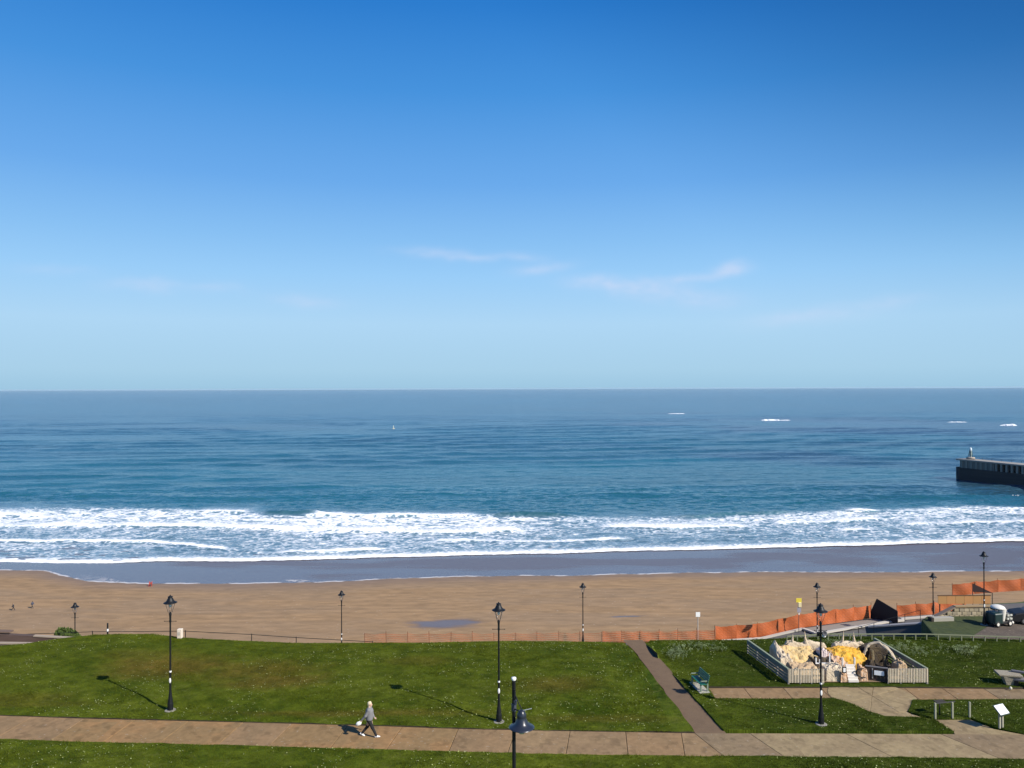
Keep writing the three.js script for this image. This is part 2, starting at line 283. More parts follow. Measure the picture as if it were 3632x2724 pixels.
{
  const X0 = -360, XW = 720, ZA = -246, ZB = -440, W = 2048, H = 1024;
  const foamG = new Float32Array(W * H), coverG = new Float32Array(W * H);
  for (let j = 0; j < H; j++) { const z = lerp(ZA, ZB, (j + .5) / H); for (let i = 0; i < W; i++) { const s = surfAt(X0 + (i + .5) / W * XW, z); foamG[j * W + i] = s.foam; coverG[j * W + i] = s.cover; } }
  const map = colourTexture(W, H, (i, j) => {
    const x = X0 + (i + .5) / W * XW, z = lerp(ZA, ZB, (j + .5) / H), k = j * W + i;
    const sandy = ss(-345, -290, z);
    let c = mix3(waterBase(x, z), [0.040, 0.095, 0.125], sandy * .8);
    c = mix3(c, [0.30, 0.40, 0.46], clamp(coverG[k] * 1.9) * 0.8);     // bubbles in the water
    return mix3(c, [0.80, 0.80, 0.79], foamG[k]);
  });
  const rough = greyTexture(W, H, (i, j) => lerp(0.16, 0.9, foamG[j * W + i]));
  const bump = greyTexture(1024, 512, (i, j) => { const tx = i / 1024, ty = j / 512, b = (u, v) => fbm(u * 40, v * 46, 4); const f = ss(0, .12, tx), g = ss(0, .12, ty); return lerp(lerp(b(tx + 1, ty + 1), b(tx, ty + 1), f), lerp(b(tx + 1, ty), b(tx, ty), f), g); }, true);
  bump.repeat.set(9, 3);
  const g = gridMesh(720, 230, (u, v) => { const x = X0 + u * XW, z = lerp(shoreZ(x), ZB, v ** 1.15), s = surfAt(x, z); return [x, SEA + 0.03 + s.y, z]; }, (p) => [(p[0] - X0) / XW, (p[2] - ZA) / (ZB - ZA)]);
  struct('surf_water', g, new THREE.MeshPhysicalMaterial({ map, roughnessMap: rough, roughness: 1, bumpMap: bump, bumpScale: 0.30, ior: 1.33 }));
  console.log('surf');

  // open water out to the horizon
  const rows = []; let zz = 440, st = 2.2; while (zz < 2200) { rows.push(zz); zz += st; st *= 1.008; } while (zz < 32000) { rows.push(zz); zz *= 1.09; } rows.push(32000);
  const NU = 420, nv = rows.length - 1;
  const g2 = gridMesh(NU, nv, (u, v) => { const z = -rows[Math.round(v * nv)], x = Math.tan((u - .5) * 1.84) * -z; return [x, SEA + 0.03 + (z > -2300 ? swell(x, z) * (1 - ss(700, 2300, -z)) : 0), z]; }, (p) => [p[0] / 220, p[2] / 160]);
  const pos = g2.attributes.position, col = new Float32Array(pos.count * 3);
  for (let i = 0; i < pos.count; i++) {
    const x = pos.getX(i), z = pos.getZ(i), c = waterBase(x, z), streak = 0.86 + 0.3 * fbm(x * .004, z * .05, 3);
    col.set(c.map((v) => v * streak), i * 3);
  }
  g2.setAttribute('color', new THREE.BufferAttribute(col, 3));
  const b2 = greyTexture(1024, 1024, (i, j) => { const u = i / 1024, v = j / 1024, b = (p, q) => 0.65 * fbm(p * 18, q * 40, 4) + .35 * fbm(p * 70 + 5, q * 110, 3); const f = ss(0, .1, u), h = ss(0, .1, v); return lerp(lerp(b(u + 1, v + 1), b(u, v + 1), f), lerp(b(u + 1, v), b(u, v), f), h); }, true);
  struct('sea', g2, new THREE.MeshPhysicalMaterial({ vertexColors: true, roughness: 0.22, ior: 1.33, bumpMap: b2, bumpScale: 0.9 }));
}
console.log('sea');

// ---------------------------------------------------------------- the land under everything: cliff slope to the beach
const yRoad = (x) => interp([[-60, -8.5], [-30, -8.25], [18, -8.15], [25.3, -7.95], [29.7, -7.4], [38.4, -7.05], [46, -6.6], [62, -6]], x);
const soilNoise = greyTexture(512, 512, (i, j) => fbm(i * .06, j * .06, 5), true);
const grassLow = colourTexture(512, 512, (i, j) => mix3([0.030, 0.055, 0.012], [0.075, 0.095, 0.026], fbm(i * .03, j * .03, 5)), true);
{
  const yLand = (x, z) => {
    const e = edgeZ(clamp(x, -46, 54)) + 0.35;
    if (z > e) return -0.16;
    const d = e - z, yr = yRoad(x) - 0.14;
    if (z > -71) return lerp(-0.16, yr, ss(0, 1, d / (e + 71)) * 0.5 + 0.5 * d / (e + 71));
    const kz = interp([[-60, -81], [21, -81], [38, -85], [46, -85], [52, -88], [62, -89]], x); if (z > kz) return yr;
    return interp([[-190, -38.6], [-150, -37.2], [-112, -33.5], [-104, -28], [kz - 3, yr - 3.5], [kz, yr]], z) + (fbm(x * .1, z * .1, 3) - .5) * 1.2 * ss(-87, -92, z) * ss(-160, -140, z);
  };
  const zs = []; for (let z = 40; z > -34; z -= 4) zs.push(z); for (let z = -34; z > -90; z -= .7) zs.push(z); for (let z = -90; z >= -190; z -= 2) zs.push(z);
  const g = gridMesh(260, zs.length - 1, (u, v) => { const x = -260 + 520 * u, z = zs[Math.round(v * (zs.length - 1))]; return [x, yLand(x, z), z]; }, (p) => [p[0] / 9, p[2] / 9]);
  struct('ground', g, new THREE.MeshStandardMaterial({ map: grassLow, roughness: 1, bumpMap: soilNoise, bumpScale: 0.08 }));
}

// ---------------------------------------------------------------- lawns
const LX = -48, LW = 102, LZ = -59, LH = 29;
const browns = [[-21.5, -49.8, 5.5, 2.6, .75], [-16, -49.0, 5.5, 2.2, .6], [-14.5, -47.4, 4, 1.8, .7], [-24, -51.5, 4, 2, .35], [2.6, -46.5, 3.5, 1.6, .5], [-35, -49, 4, 2, .3], [-30, -45, 6, .9, .35], [-9, -42.9, 9, .6, .5], [4, -42.2, 6, .7, .35], [-27, -44.3, 5, .6, .3], [-38.5, -53.3, 4.0, 1.1, .8], [-6, -50.5, 3, 1.2, .3]];
const lushes = [[7.3, -51, 1.3, 4, .8], [8.1, -47.3, 1.2, 2.4, .9], [7, -53.9, 8, .9, .75], [-8, -54.0, 14, .9, .6], [2, -52.5, 3, 1.3, .4], [-22, -54.8, 6, 1.0, .5], [-30, -38.5, 8, 1.5, .3]];
const lawnMap = colourTexture(2048, 1024, (i, j) => {
  const x = LX + (i + .5) / 2048 * LW, z = LZ + (j + .5) / 1024 * LH;
  const a = fbm(x * .22, z * .3, 4), b = fbm(x * 1.4, z * 1.8, 4), c = vn(x * 9, z * 9), d = TAB[(i * 7919 + j * 104729 + (i * j) % 977) & 65535];
  let col = mix3([0.038, 0.064, 0.0030], [0.096, 0.116, 0.0105], clamp(a * .9 + (b - .5) * 1.1));
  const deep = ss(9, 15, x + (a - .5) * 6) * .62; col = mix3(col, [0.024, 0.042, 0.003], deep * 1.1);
  let br = 0, lu = 0;
  for (const [bx, bz, rx, rz, s] of browns) br = Math.max(br, s * (1 - ss(.2, 1.15, Math.hypot((x - bx) / rx, (z - bz) / rz) + (fbm(x * .8, z * 1.2, 3) - .5) * .8)));
  for (const [bx, bz, rx, rz, s] of lushes) lu = Math.max(lu, s * (1 - ss(.3, 1.15, Math.hypot((x - bx) / rx, (z - bz) / rz) + (fbm(x * .7 + 9, z * .9, 3) - .5) * .7)));
  col = mix3(col, [0.125, 0.080, 0.016], br * 1.0 * (0.7 + .6 * b)); col = mix3(col, [0.026, 0.056, 0.004], lu * .75);
  const e4 = fbm(x * 4.2 + 7, z * 4.6, 3), s = 0.34 + .66 * b + .50 * e4 + .22 * c + .16 * d; col = col.map((v) => v * s);
  const dry = ss(.62, .75, fbm(x * 3.1 + 4, z * 3.7, 3)); col = mix3(col, [0.13, 0.135, 0.032], dry * .35);
  return col;
});
const lawnBump = greyTexture(1024, 1024, (i, j) => .5 * fbm(i * .05, j * .05, 4) + .5 * vn(i * .55, j * .55), true); lawnBump.repeat.set(9, 4);
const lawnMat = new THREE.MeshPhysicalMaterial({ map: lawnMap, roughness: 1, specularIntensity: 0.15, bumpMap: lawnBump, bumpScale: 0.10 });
const soilMat = mat([0.035, 0.026, 0.014], 1);
const lawnUV = (p) => [(p[0] - LX) / LW, (p[2] - LZ) / LH];
const wob = (x, z, s = 1) => [(fbm(x * 1.3 + 3, z * 1.3, 2) - .5) * .16 * s, (fbm(x * 1.3 + 71, z * 1.3, 2) - .5) * .16 * s];
const enclosure = { x0: 16.39, x1: 24.59, z0: -46.86, z1: -52.0 };
function yLawn(x, z) {
  const inside = ss(15.6, 16.3, x) * ss(25.4, 24.7, x) * ss(-53, -52.2, z);
  let y = 0.07 + 0.10 * (fbm(x * .18, z * .25, 3) - .5);
  if (x < 9.5) {
    const d = interp(pathFar, x) - z, e = z - interp(lawnTop, x);
    y += 0.09 * ss(1.9, 3.0, d) * (1 - ss(4, 7.5, d)) - 0.05 * ss(0.3, 1.8, d) * ss(2.6, 2.0, d);
    y += 0.20 * ss(3, 9, d) * ss(0, 3.2, e) - .12 * ss(2, 0, e);
    y -= 0.28 * Math.exp(-(((x - lerp(8.7, 6.7, clamp((-40.7 - z) / 14))) / 1.4) ** 2)) * ss(2, 5, d) * ss(0, 1.5, e) * .8;
    y -= 0.05 * ss(0.8, 0, d);
  } else {
    const e = z - interp(bankTop, x);
    y += (0.16 * Math.exp(-(((x - 12.5) / 1.6) ** 2)) + .12 * Math.sin(x * .35 + 1)) * ss(-47.2, -49.5, z) * ss(0, 2, e) * (1 - inside);
  }
  return lerp(y, 0.06, inside * ss(-46.5, -47, z));
}
function lawnStrip(name, bottom, top, nu, nv) {
  const g = gridMesh(nu, nv, (u, v) => {
    const a = polyAt(bottom, u), b = polyAt(top, u), x = lerp(a[0], b[0], v), z = lerp(a[1], b[1], v), w = wob(x, z, v < .01 || v > .99 ? 1 : .3);
    return [x + w[0], yLawn(x, z), z + w[1]];
  }, lawnUV);
  const m = struct(name, g, lawnMat);
  // the cut edge of turf and soil, with thickness
  const pos = g.attributes.position, ring = [];
  for (let i = 0; i <= nu; i++) ring.push(i); for (let j = 1; j <= nv; j++) ring.push(j * (nu + 1) + nu); for (let i = nu - 1; i >= 0; i--) ring.push(nv * (nu + 1) + i); for (let j = nv - 1; j >= 0; j--) ring.push(j * (nu + 1));
  const sk = gridMesh(ring.length - 1, 2, (u, v) => { const k = ring[Math.round(u * (ring.length - 1))]; return [pos.getX(k), pos.getY(k) - v * .26, pos.getZ(k)]; }, (p) => [p[0], p[1]]);
  part('turf_edge', sk, soilMat, m);
  return m;
}
function lawnPatch(name, poly) {
  const dense = []; poly.forEach((p, i) => { const q = poly[(i + 1) % poly.length], n = Math.max(1, Math.round(Math.hypot(q[0] - p[0], q[1] - p[1]) / .5)); for (let k = 0; k < n; k++) { const x = lerp(p[0], q[0], k / n), z = lerp(p[1], q[1], k / n), w = wob(x, z, .8); dense.push([x + w[0], z + w[1]]); } });
  const sh = new THREE.Shape(dense.map(([x, z]) => new THREE.Vector2(x, -z)));
  const g = new THREE.ExtrudeGeometry(sh, { depth: 0.2, bevelEnabled: true, bevelSize: .03, bevelThickness: .03, bevelSegments: 2, bevelOffset: -.03 });
  g.rotateX(-Math.PI / 2); g.translate(0, 0.07 - .23, 0);
  const p = g.attributes.position, uv = g.attributes.uv; for (let i = 0; i < p.count; i++) uv.setXY(i, ...lawnUV([p.getX(i), 0, p.getZ(i)]));
  g.clearGroups(); return struct(name, g, lawnMat);
}
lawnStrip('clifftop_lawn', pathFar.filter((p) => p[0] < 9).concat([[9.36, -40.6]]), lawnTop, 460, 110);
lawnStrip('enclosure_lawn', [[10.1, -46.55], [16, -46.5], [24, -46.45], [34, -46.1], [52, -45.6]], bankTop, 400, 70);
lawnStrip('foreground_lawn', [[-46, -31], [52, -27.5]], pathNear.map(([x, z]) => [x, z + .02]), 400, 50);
const island = [[10.84, -40.72], [10.25, -45.5], [10.1, -46.5], [11.45, -46.48], [11.5, -44.85], [15.53, -44.73], [18.2, -44.85], [18.85, -44.2], [19.4, -42.95], [19.95, -42.32], [21.6, -42.22], [22.35, -41.9], [22.6, -40.44], [16.4, -40.5]];
const corner = [[22.55, -44.55], [21.5, -42.95], [21.85, -42.34], [22.45, -42.12], [24.4, -42.05], [24.98, -40.9], [25.95, -40.2], [34, -40.05], [52, -39.65], [52, -44.0], [34, -44.4], [28.85, -44.55]];
lawnPatch('island_lawn', island); lawnPatch('corner_lawn', corner);

// ---------------------------------------------------------------- paths of concrete bays
const concBump = greyTexture(512, 512, (i, j) => .6 * fbm(i * .05, j * .05, 4) + .4 * vn(i * .9, j * .9), true);
function concrete(c1, c2, s) {
  const m = colourTexture(512, 512, (i, j) => {
    const a = fbm(i * .012 + s * 7, j * .012 + s, 4), b = fbm(i * .07, j * .07 + s * 3, 4), d = TAB[(i * 7919 + j * 104729 + (i * j) % 977 + s * 31) & 65535];
    let c = mix3(c1, c2, ss(.3, .7, a)); const k = .74 + .38 * b + .1 * (d - .5); c = c.map((v) => v * k);
    if (vn(i * .11 + s * 40, j * .11) > .93) c = mix3(c, [.34, .30, .24], .5);
    return mix3(c, c.map((v) => v * .6), ss(.62, .72, fbm(i * .03 + 50, j * .03 + s * 5, 4)) * .5);
  }, true);
  return new THREE.MeshPhysicalMaterial({ map: m, roughness: .95, specularIntensity: .25, bumpMap: concBump, bumpScale: .012 });
}
const concMats = [concrete([.285, .168, .074], [.240, .155, .072], 1), concrete([.262, .168, .086], [.226, .150, .078], 2), concrete([.240, .160, .086], [.272, .184, .096], 3), concrete([.290, .220, .120], [.255, .190, .106], 4), concrete([.206, .150, .090], [.230, .166, .096], 5)];
function slab(quad, m, parent, yTop = 0, th = .12) {  // quad: four [x, z], with a small chamfer
  const c = quad.reduce((s, p) => [s[0] + p[0] / quad.length, s[1] + p[1] / quad.length], [0, 0]);
  const n = quad.length, ins = quad.map(([x, z]) => { const d = Math.hypot(x - c[0], z - c[1]); return [x - (x - c[0]) / d * .025, z - (z - c[1]) / d * .025]; });
  const P = [], U = []; const tri = (a, b, e) => { for (const q of [a, b, e]) { P.push(...q); U.push(q[0] / 7, q[2] / 7); } };
  const v = (p, y) => [p[0], y, p[1]];
  const area = quad.reduce((s, p, i) => { const q = quad[(i + 1) % n]; return s + p[0] * q[1] - q[0] * p[1]; }, 0), flip = area > 0;
  const put = (a, b, e) => (flip ? tri(a, e, b) : tri(a, b, e));
  for (let i = 1; i < n - 1; i++) put(v(ins[0], yTop), v(ins[i], yTop), v(ins[i + 1], yTop));
  for (let i = 0; i < n; i++) { const k = (i + 1) % n; for (const [o1, y1, o2, y2] of [[ins, yTop, quad, yTop - .012], [quad, yTop - .012, quad, yTop - th]]) { put(v(o1[i], y1), v(o2[i], y2), v(o2[k], y2)); put(v(o1[i], y1), v(o2[k], y2), v(o1[k], y1)); } }
  const g = new THREE.BufferGeometry(); g.setAttribute('position', new THREE.Float32BufferAttribute(P, 3)); g.setAttribute('uv', new THREE.Float32BufferAttribute(U, 2)); g.computeVertexNormals();
  return part('slab', g, m, parent);
}
{
  const main = structGroup('promenade_path');
  const joints = []; for (let x = -45.5; x < 9; x += rr(2.6, 3.0)) joints.push([x, x - .35 + rr(-.1, .1)]);
  joints.push([9.3, 10.1], [12.1, 13.0], [17.0, 18.2], [21.8, 23.2], [26, 27.2], [30, 31], [34, 35], [38, 39], [42, 43], [46, 47], [51.9, 51.9]);
  const tones = [0, 0, 0, 1, 0, 0, 0, 1, 1];
  for (let i = 1; i < joints.length; i++) {
    const [a, a2] = joints[i - 1], [b, b2] = joints[i], g = .012, x = (a + b) / 2;
    const far = (q) => interp(pathFar, q) + .03, near = (q) => interp(pathNear, q) - .03, mid = (u, v, t) => lerp(u, v, t);
    const m = x > 9 ? concMats[[3, 3, 4, 4, 3, 4][(i + 2) % 6]] : x > -3 ? concMats[[2, 1, 2][i % 3]] : concMats[tones[i % tones.length]];
    slab([[a + g, far(a)], [mid(a, b, .5), far(mid(a, b, .5))], [b - g, far(b)], [b2 - g, near(b2)], [mid(a2, b2, .5), near(mid(a2, b2, .5))], [a2 + g, near(a2)]], m, main);
  }
  const side = structGroup('side_path');
  const f = (x) => interp([[11.45, -46.50], [16, -46.48], [24, -46.42], [34, -46.05], [52, -45.55]], x), n = (x) => interp([[11.5, -44.82], [15.5, -44.76], [18.2, -44.9], [23.4, -44.72], [34, -44.45], [52, -44.05]], x);
  const xs = [11.5, 13.6, 15.9, 18.1, 20.5, 23.0, 25.2, 27.6, 30.1, 34, 38, 42, 46, 51.9];
  for (let i = 1; i < xs.length; i++) slab([[xs[i - 1] + .01, f(xs[i - 1])], [xs[i] - .01, f(xs[i])], [xs[i] - .01, n(xs[i])], [xs[i - 1] + .01, n(xs[i - 1])]], concMats[[1, 1, 2, 2, 2, 1, 1, 4, 4, 1, 4, 1, 4][i - 1]], side, -.004);
  const plaza = structGroup('round_paving'), C = [20.55, -45.2];
  const ring = (r, a) => [C[0] + r * 1.03 * Math.cos(a), C[1] + r * Math.sin(a)];
  const N = 10; for (let k = 0; k < N; k++) { const a = k / N * 6.2832 + .15, b = (k + 1) / N * 6.2832 + .15 - .012, q = []; for (let s = 0; s <= 4; s++) q.push(ring(2.32, lerp(a, b, s / 4))); q.push(ring(.02, (a + b) / 2)); slab(q, concMats[3], plaza, .022); }
  const spur = structGroup('link_path');
  slab([[18.3, -44.9], [22.6, -44.6], [21.5, -42.9], [19.3, -42.9]], concMats[3], spur, .008);
  slab([[19.35, -42.88], [21.48, -42.88], [21.9, -42.25], [20.0, -42.25]], concMats[3], spur, .008);
  const fork = structGroup('fork_path');
  slab([[22.4, -42.0], [24.35, -42.0], [24.9, -40.86], [22.6, -40.86]], concMats[3], fork, -.008);
  slab([[22.6, -40.84], [24.92, -40.84], [26.1, -40.1], [22.5, -40.1]], concMats[3], fork, -.008);
  const tarm = colourTexture(512, 512, (i, j) => { const a = fbm(i * .02, j * .02, 4), b = vn(i * .8, j * .8); const c = mix3([.130, .088, .056], [.165, .112, .068], a).map((v) => v * (.8 + .35 * b)); return vn(i * .3 + 9, j * .3) > .96 ? mix3(c, [.3, .26, .2], .5) : c; }, true);
  const dm = new THREE.MeshPhysicalMaterial({ map: tarm, roughness: .95, specularIntensity: .25, bumpMap: concBump, bumpScale: .01 });
  const dg = gridMesh(6, 40, (u, v) => { const l = interp([[0, 7.8], [.21, 8.27], [.64, 8.86], [1, 9.3]], v), r = interp([[0, 9.1], [.27, 9.66], [.64, 10.22], [1, 10.95]], v); return [lerp(l, r, u) + (u === 0 || u === 1 ? (fbm(v * 20, u * 5, 2) - .5) * .12 : 0), -.008 - .02 * Math.abs(u - .5), lerp(-55.4, -40.44, v)]; }, (p) => [p[0] / 4, p[2] / 4]);
  struct('cliff_path', dg, dm);
}
console.log('lawns and paths');

// ---------------------------------------------------------------- grass blades, daisies, cow parsley (nobody could count them)
const regionsOK = (x, z) => {
  if (x < 8.2) { const a = interp(pathFar, x), b = interp(lawnTop, x); if (z < a && z > b && x < lerp(9.3, 7.9, clamp((-40.6 - z) / 14.4)) ) return yLawn(x, z); }
  if (z > interp(pathNear, x) + .02 && z < -33) return yLawn(x, z);
  if (inPoly(island, x, z) || inPoly(corner, x, z)) return 0.07;
  if (x > lerp(10.15, 9.2, clamp((-46.5 - z) / 8.5)) && z < -46.56 && z > interp(bankTop, x) && !(x > 16.3 && x < 24.7 && z > -52.1)) return yLawn(x, z);
  return null;
};
{
  const P = []; for (let k = 0; k < 5; k++) { const a = k * 1.257 + .3, r = .035 + .02 * (k % 3), h = .06 + .02 * (k % 2), lx = Math.cos(a), lz = Math.sin(a), o = .02; P.push(lx * o - lz * .007, 0, lz * o + lx * .007, lx * o + lz * .007, 0, lz * o - lx * .007, lx * (o + r), h, lz * (o + r)); }
  const tuft = new THREE.BufferGeometry(); tuft.setAttribute('position', new THREE.Float32BufferAttribute(P, 3)); tuft.computeVertexNormals();
  const N = 165000, im = new THREE.InstancedMesh(tuft, new THREE.MeshPhysicalMaterial({ color: 0xffffff, roughness: 1, specularIntensity: .15, side: THREE.DoubleSide }), N);
  const m = new THREE.Matrix4(), q = new THREE.Quaternion(), up = new THREE.Vector3(0, 1, 0), s = new THREE.Vector3(), p = new THREE.Vector3(), c = new THREE.Color();
  let k = 0, tries = 0;
  while (k < N && tries++ < N * 4) {
    const x = rr(-42, 42), z = rr(-57.5, -34), y = regionsOK(x, z); if (y === null) continue;
    const b = fbm(x * 1.4, z * 1.8, 3), long = ss(.6, .75, fbm(x * .5 + 3, z * .6, 3)); const h = .55 + .5 * rnd() + .8 * long;
    m.compose(p.set(x, y - .004, z), q.setFromAxisAngle(up, rnd() * 6.28), s.set(1.1, h, 1.1)); im.setMatrixAt(k, m);
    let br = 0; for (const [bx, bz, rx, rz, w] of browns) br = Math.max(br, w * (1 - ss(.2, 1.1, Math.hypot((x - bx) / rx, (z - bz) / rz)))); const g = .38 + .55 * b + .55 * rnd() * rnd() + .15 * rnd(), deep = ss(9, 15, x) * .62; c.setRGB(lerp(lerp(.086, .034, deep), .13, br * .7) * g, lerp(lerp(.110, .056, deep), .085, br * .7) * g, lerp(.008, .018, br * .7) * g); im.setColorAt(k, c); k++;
  }
  im.count = k; stuff('lawn_grass', im, 'short mown green grass covering the clifftop lawns', 'grass');
  // daisies and clover: small pale heads in drifts
  const head = new THREE.CircleGeometry(.022, 6); head.rotateX(-Math.PI / 2);
  const ND = 7500, dm = new THREE.InstancedMesh(head, mat([.30, .33, .14], .8, { side: THREE.DoubleSide }), ND); k = 0; tries = 0;
  while (k < ND && tries++ < 400000) {
    const x = rr(-40, 40), z = rr(-56.5, -34.5), y = regionsOK(x, z); if (y === null) continue;
    const drift = fbm(x * .33 + 11, z * .45, 3) + (z > -41 ? .03 : 0) + (x > -4 && x < 7 ? .05 : 0); if (drift < .44 + .16 * rnd()) continue;
    q.setFromEuler(new THREE.Euler(rr(-.5, .5), 0, rr(-.5, .5))); const sc = rr(.6, 1.5); m.compose(p.set(x, y + rr(.05, .10), z), q, s.set(sc, 1, sc)); dm.setMatrixAt(k, m);
    const g = rr(.6, 1.1); c.setRGB(g, g, g * rr(.7, 1)); dm.setColorAt(k, c); k++;
  }
  dm.count = k; stuff('daisies', dm, 'small white daisies and clover heads scattered through the grass', 'flowers');
  // cow parsley and long weeds on the bank round the enclosure
  const W = []; for (let b = 0; b < 6; b++) { const a = b * 1.05, r = .10 + .04 * (b % 3), h = .34 + .05 * (b % 3); W.push(bar([0, 0, 0], [Math.cos(a) * r, h, Math.sin(a) * r], .006, .004, 3)); const d = new THREE.CircleGeometry(.055, 6); d.rotateX(-1.4); d.translate(Math.cos(a) * r, h, Math.sin(a) * r); W.push(d); }
  const wg = merge(W), NW = 300, wm = new THREE.InstancedMesh(wg, mat([1, 1, 1], .9, { side: THREE.DoubleSide }), NW); k = 0; tries = 0;
  const spots = [[12.6, -53.2, 2.6, 1.0], [10.8, -52.4, .9, 1.6], [26.6, -53.0, 2.2, 1.3], [22.5, -53.9, 3, .6], [30, -52.8, 1.8, 1.2]];
  while (k < NW && tries++ < 30000) {
    const [sx, sz, ax, az] = spots[Math.floor(rnd() * spots.length)], x = sx + ax * (rnd() + rnd() - 1), z = sz + az * (rnd() + rnd() - 1), y = regionsOK(x, z); if (y === null) continue;
    const sc = rr(.3, .75); m.compose(p.set(x, y, z), q.setFromAxisAngle(up, rnd() * 6.3), s.set(sc, sc, sc)); wm.setMatrixAt(k, m); const g = rr(.5, 1); c.setRGB(.20 * g, .25 * g, .10 * g); wm.setColorAt(k, c); k++;
  }
  wm.count = k; stuff('cow_parsley', wm, 'pale flowering weeds standing on the bank around the enclosure', 'weeds');
}
console.log('grass');

// ---------------------------------------------------------------- shared materials
const blackIron = new THREE.MeshPhysicalMaterial({ color: new THREE.Color().setRGB(.007, .008, .009), roughness: .5, specularIntensity: .6 }), whitePaint = mat([.72, .71, .68], .55), greyStone = mat([.24, .22, .19], .9);
const glassMat = new THREE.MeshPhysicalMaterial({ color: 0xffffff, transmission: 1, thickness: 0, roughness: .08, ior: 1.45 });
const globeMat = mat([.75, .74, .70], .35), paleWood = mat([.17, .18, .10], .9), greyWood = mat([.25, .225, .185], .9), soilDark = mat([.03, .025, .02], 1);

// ---------------------------------------------------------------- cast-iron lamp posts
function makeLamp(label) {
  const t = thing('lamp_post', label, 'street lamp', [0, 0, 0], 0, 'cast-iron lamp posts of the clifftop and the road below');
  part('base', merge([lathe([[0, 0], [.30, 0], [.30, .05], [.26, .07], [0, .07]], 20)]), greyStone, t);
  part('pole', lathe([[.15, .07], [.15, .42], [.135, .46], [.125, .52], [.13, .56], [.10, .72], [.075, .98], [.062, 1.1], [.07, 1.14], [.058, 1.18], [.055, 1.95], [.06, 2.02], [.05, 2.08], [.048, 2.6], [.042, 4.85], [.06, 4.88], [.06, 4.96], [.05, 5.0], [.055, 5.2], [.075, 5.34], [.03, 5.42]], 16), blackIron, t);
  part('collar', lathe([[.06, 2.12], [.066, 2.14], [.066, 2.19], [.06, 2.21]], 16), whitePaint, t);
  const pl = new THREE.SphereGeometry(1, 12, 10); pl.scale(.06, .15, .03); pl.translate(0, 1.68, .045); part('number_plate', pl, whitePaint, t);
  part('ladder_bar', merge([bar([-.32, 4.92, 0], [.32, 4.92, 0], .014), new THREE.SphereGeometry(.026, 8, 6).translate(-.32, 4.92, 0), new THREE.SphereGeometry(.026, 8, 6).translate(.32, 4.92, 0)]), blackIron, t);
  const cage = []; for (let k = 0; k < 4; k++) { const a = k * Math.PI / 2 + .78, c = Math.cos(a), s = Math.sin(a); cage.push(bar([c * .10, 5.38, s * .10], [c * .265, 5.93, s * .265], .009, .009, 5)); }
  part('cage', merge(cage), blackIron, t);
  part('glass_bowl', lathe([[.02, 5.42], [.11, 5.46], [.17, 5.6], [.225, 5.78], [.24, 5.91]], 20), glassMat, t);
  part('bulb', lathe([[.0, 5.66], [.05, 5.69], [.07, 5.78], [.05, 5.88], [0, 5.92]], 12), globeMat, t);
  part('hood', lathe([[.0, 5.94], [.24, 5.93], [.34, 5.915], [.365, 5.935], [.33, 5.955], [.25, 5.99], [.19, 6.06], [.155, 6.14], [.12, 6.2], [.09, 6.225], [.13, 6.24], [.14, 6.26], [.10, 6.285], [.04, 6.3], [.03, 6.33], [.045, 6.345], [.0, 6.37]], 24), blackIron, t);
  return t;
}
const lamp0 = makeLamp('black lamp post on the left lawn, leftmost of the near lamps');
lamp0.position.set(-18.8, .03, -43.35);
const placeLamp = (p, label) => { const l = lamp0.clone(); l.name = numbered('lamp_post'); l.position.set(...p); l.userData.label = label; scene.add(l); return l; };
placeLamp([-.74, .03, -41.73], 'black lamp post on the lawn directly behind the hanging-lantern post');
const lampC = placeLamp([16.12, .03, -41.33], 'black lamp post in front of the fenced miniature ruin');
{ // loudspeaker and junction box clamped under the lantern of that post
  const sp = part('loudspeaker', lathe([[.0, 0], [.05, 0], [.06, .1], [.13, .2], [.14, .22], [.11, .215], [.0, .14]], 16), mat([.045, .045, .05], .6), lampC); sp.rotation.set(1.2, 0, -.25); sp.position.set(.06, 4.78, .06);
  part('camera_dome', new THREE.SphereGeometry(.10, 14, 10).translate(.13, 4.68, .10), whitePaint, lampC);
  part('bracket', merge([box(.3, .08, .1, 0, 4.8, 0), box(.12, .2, .12, -.14, 4.75, .02)]), blackIron, lampC);
}
placeLamp([-40.75, -8.5, -73.5], 'distant lamp post by the green mound, farthest left along the lower road');
placeLamp([-16.47, -8.1, -76], 'distant lamp post in front of the blue pool on the sand, left of it');
placeLamp([7.0, -8.1, -78.7], 'distant lamp post just left of the top of the brown cliff path');
placeLamp([29.5, -7.6, -76.5], 'distant lamp post behind the miniature ruin, beside the yellow sign');
placeLamp([40.9, -6.75, -76.8], 'distant lamp post rising behind the orange net and grey wall');
placeLamp([40.55, -2.82, -67.9], 'lamp post beside the white and green buggy, farthest right');

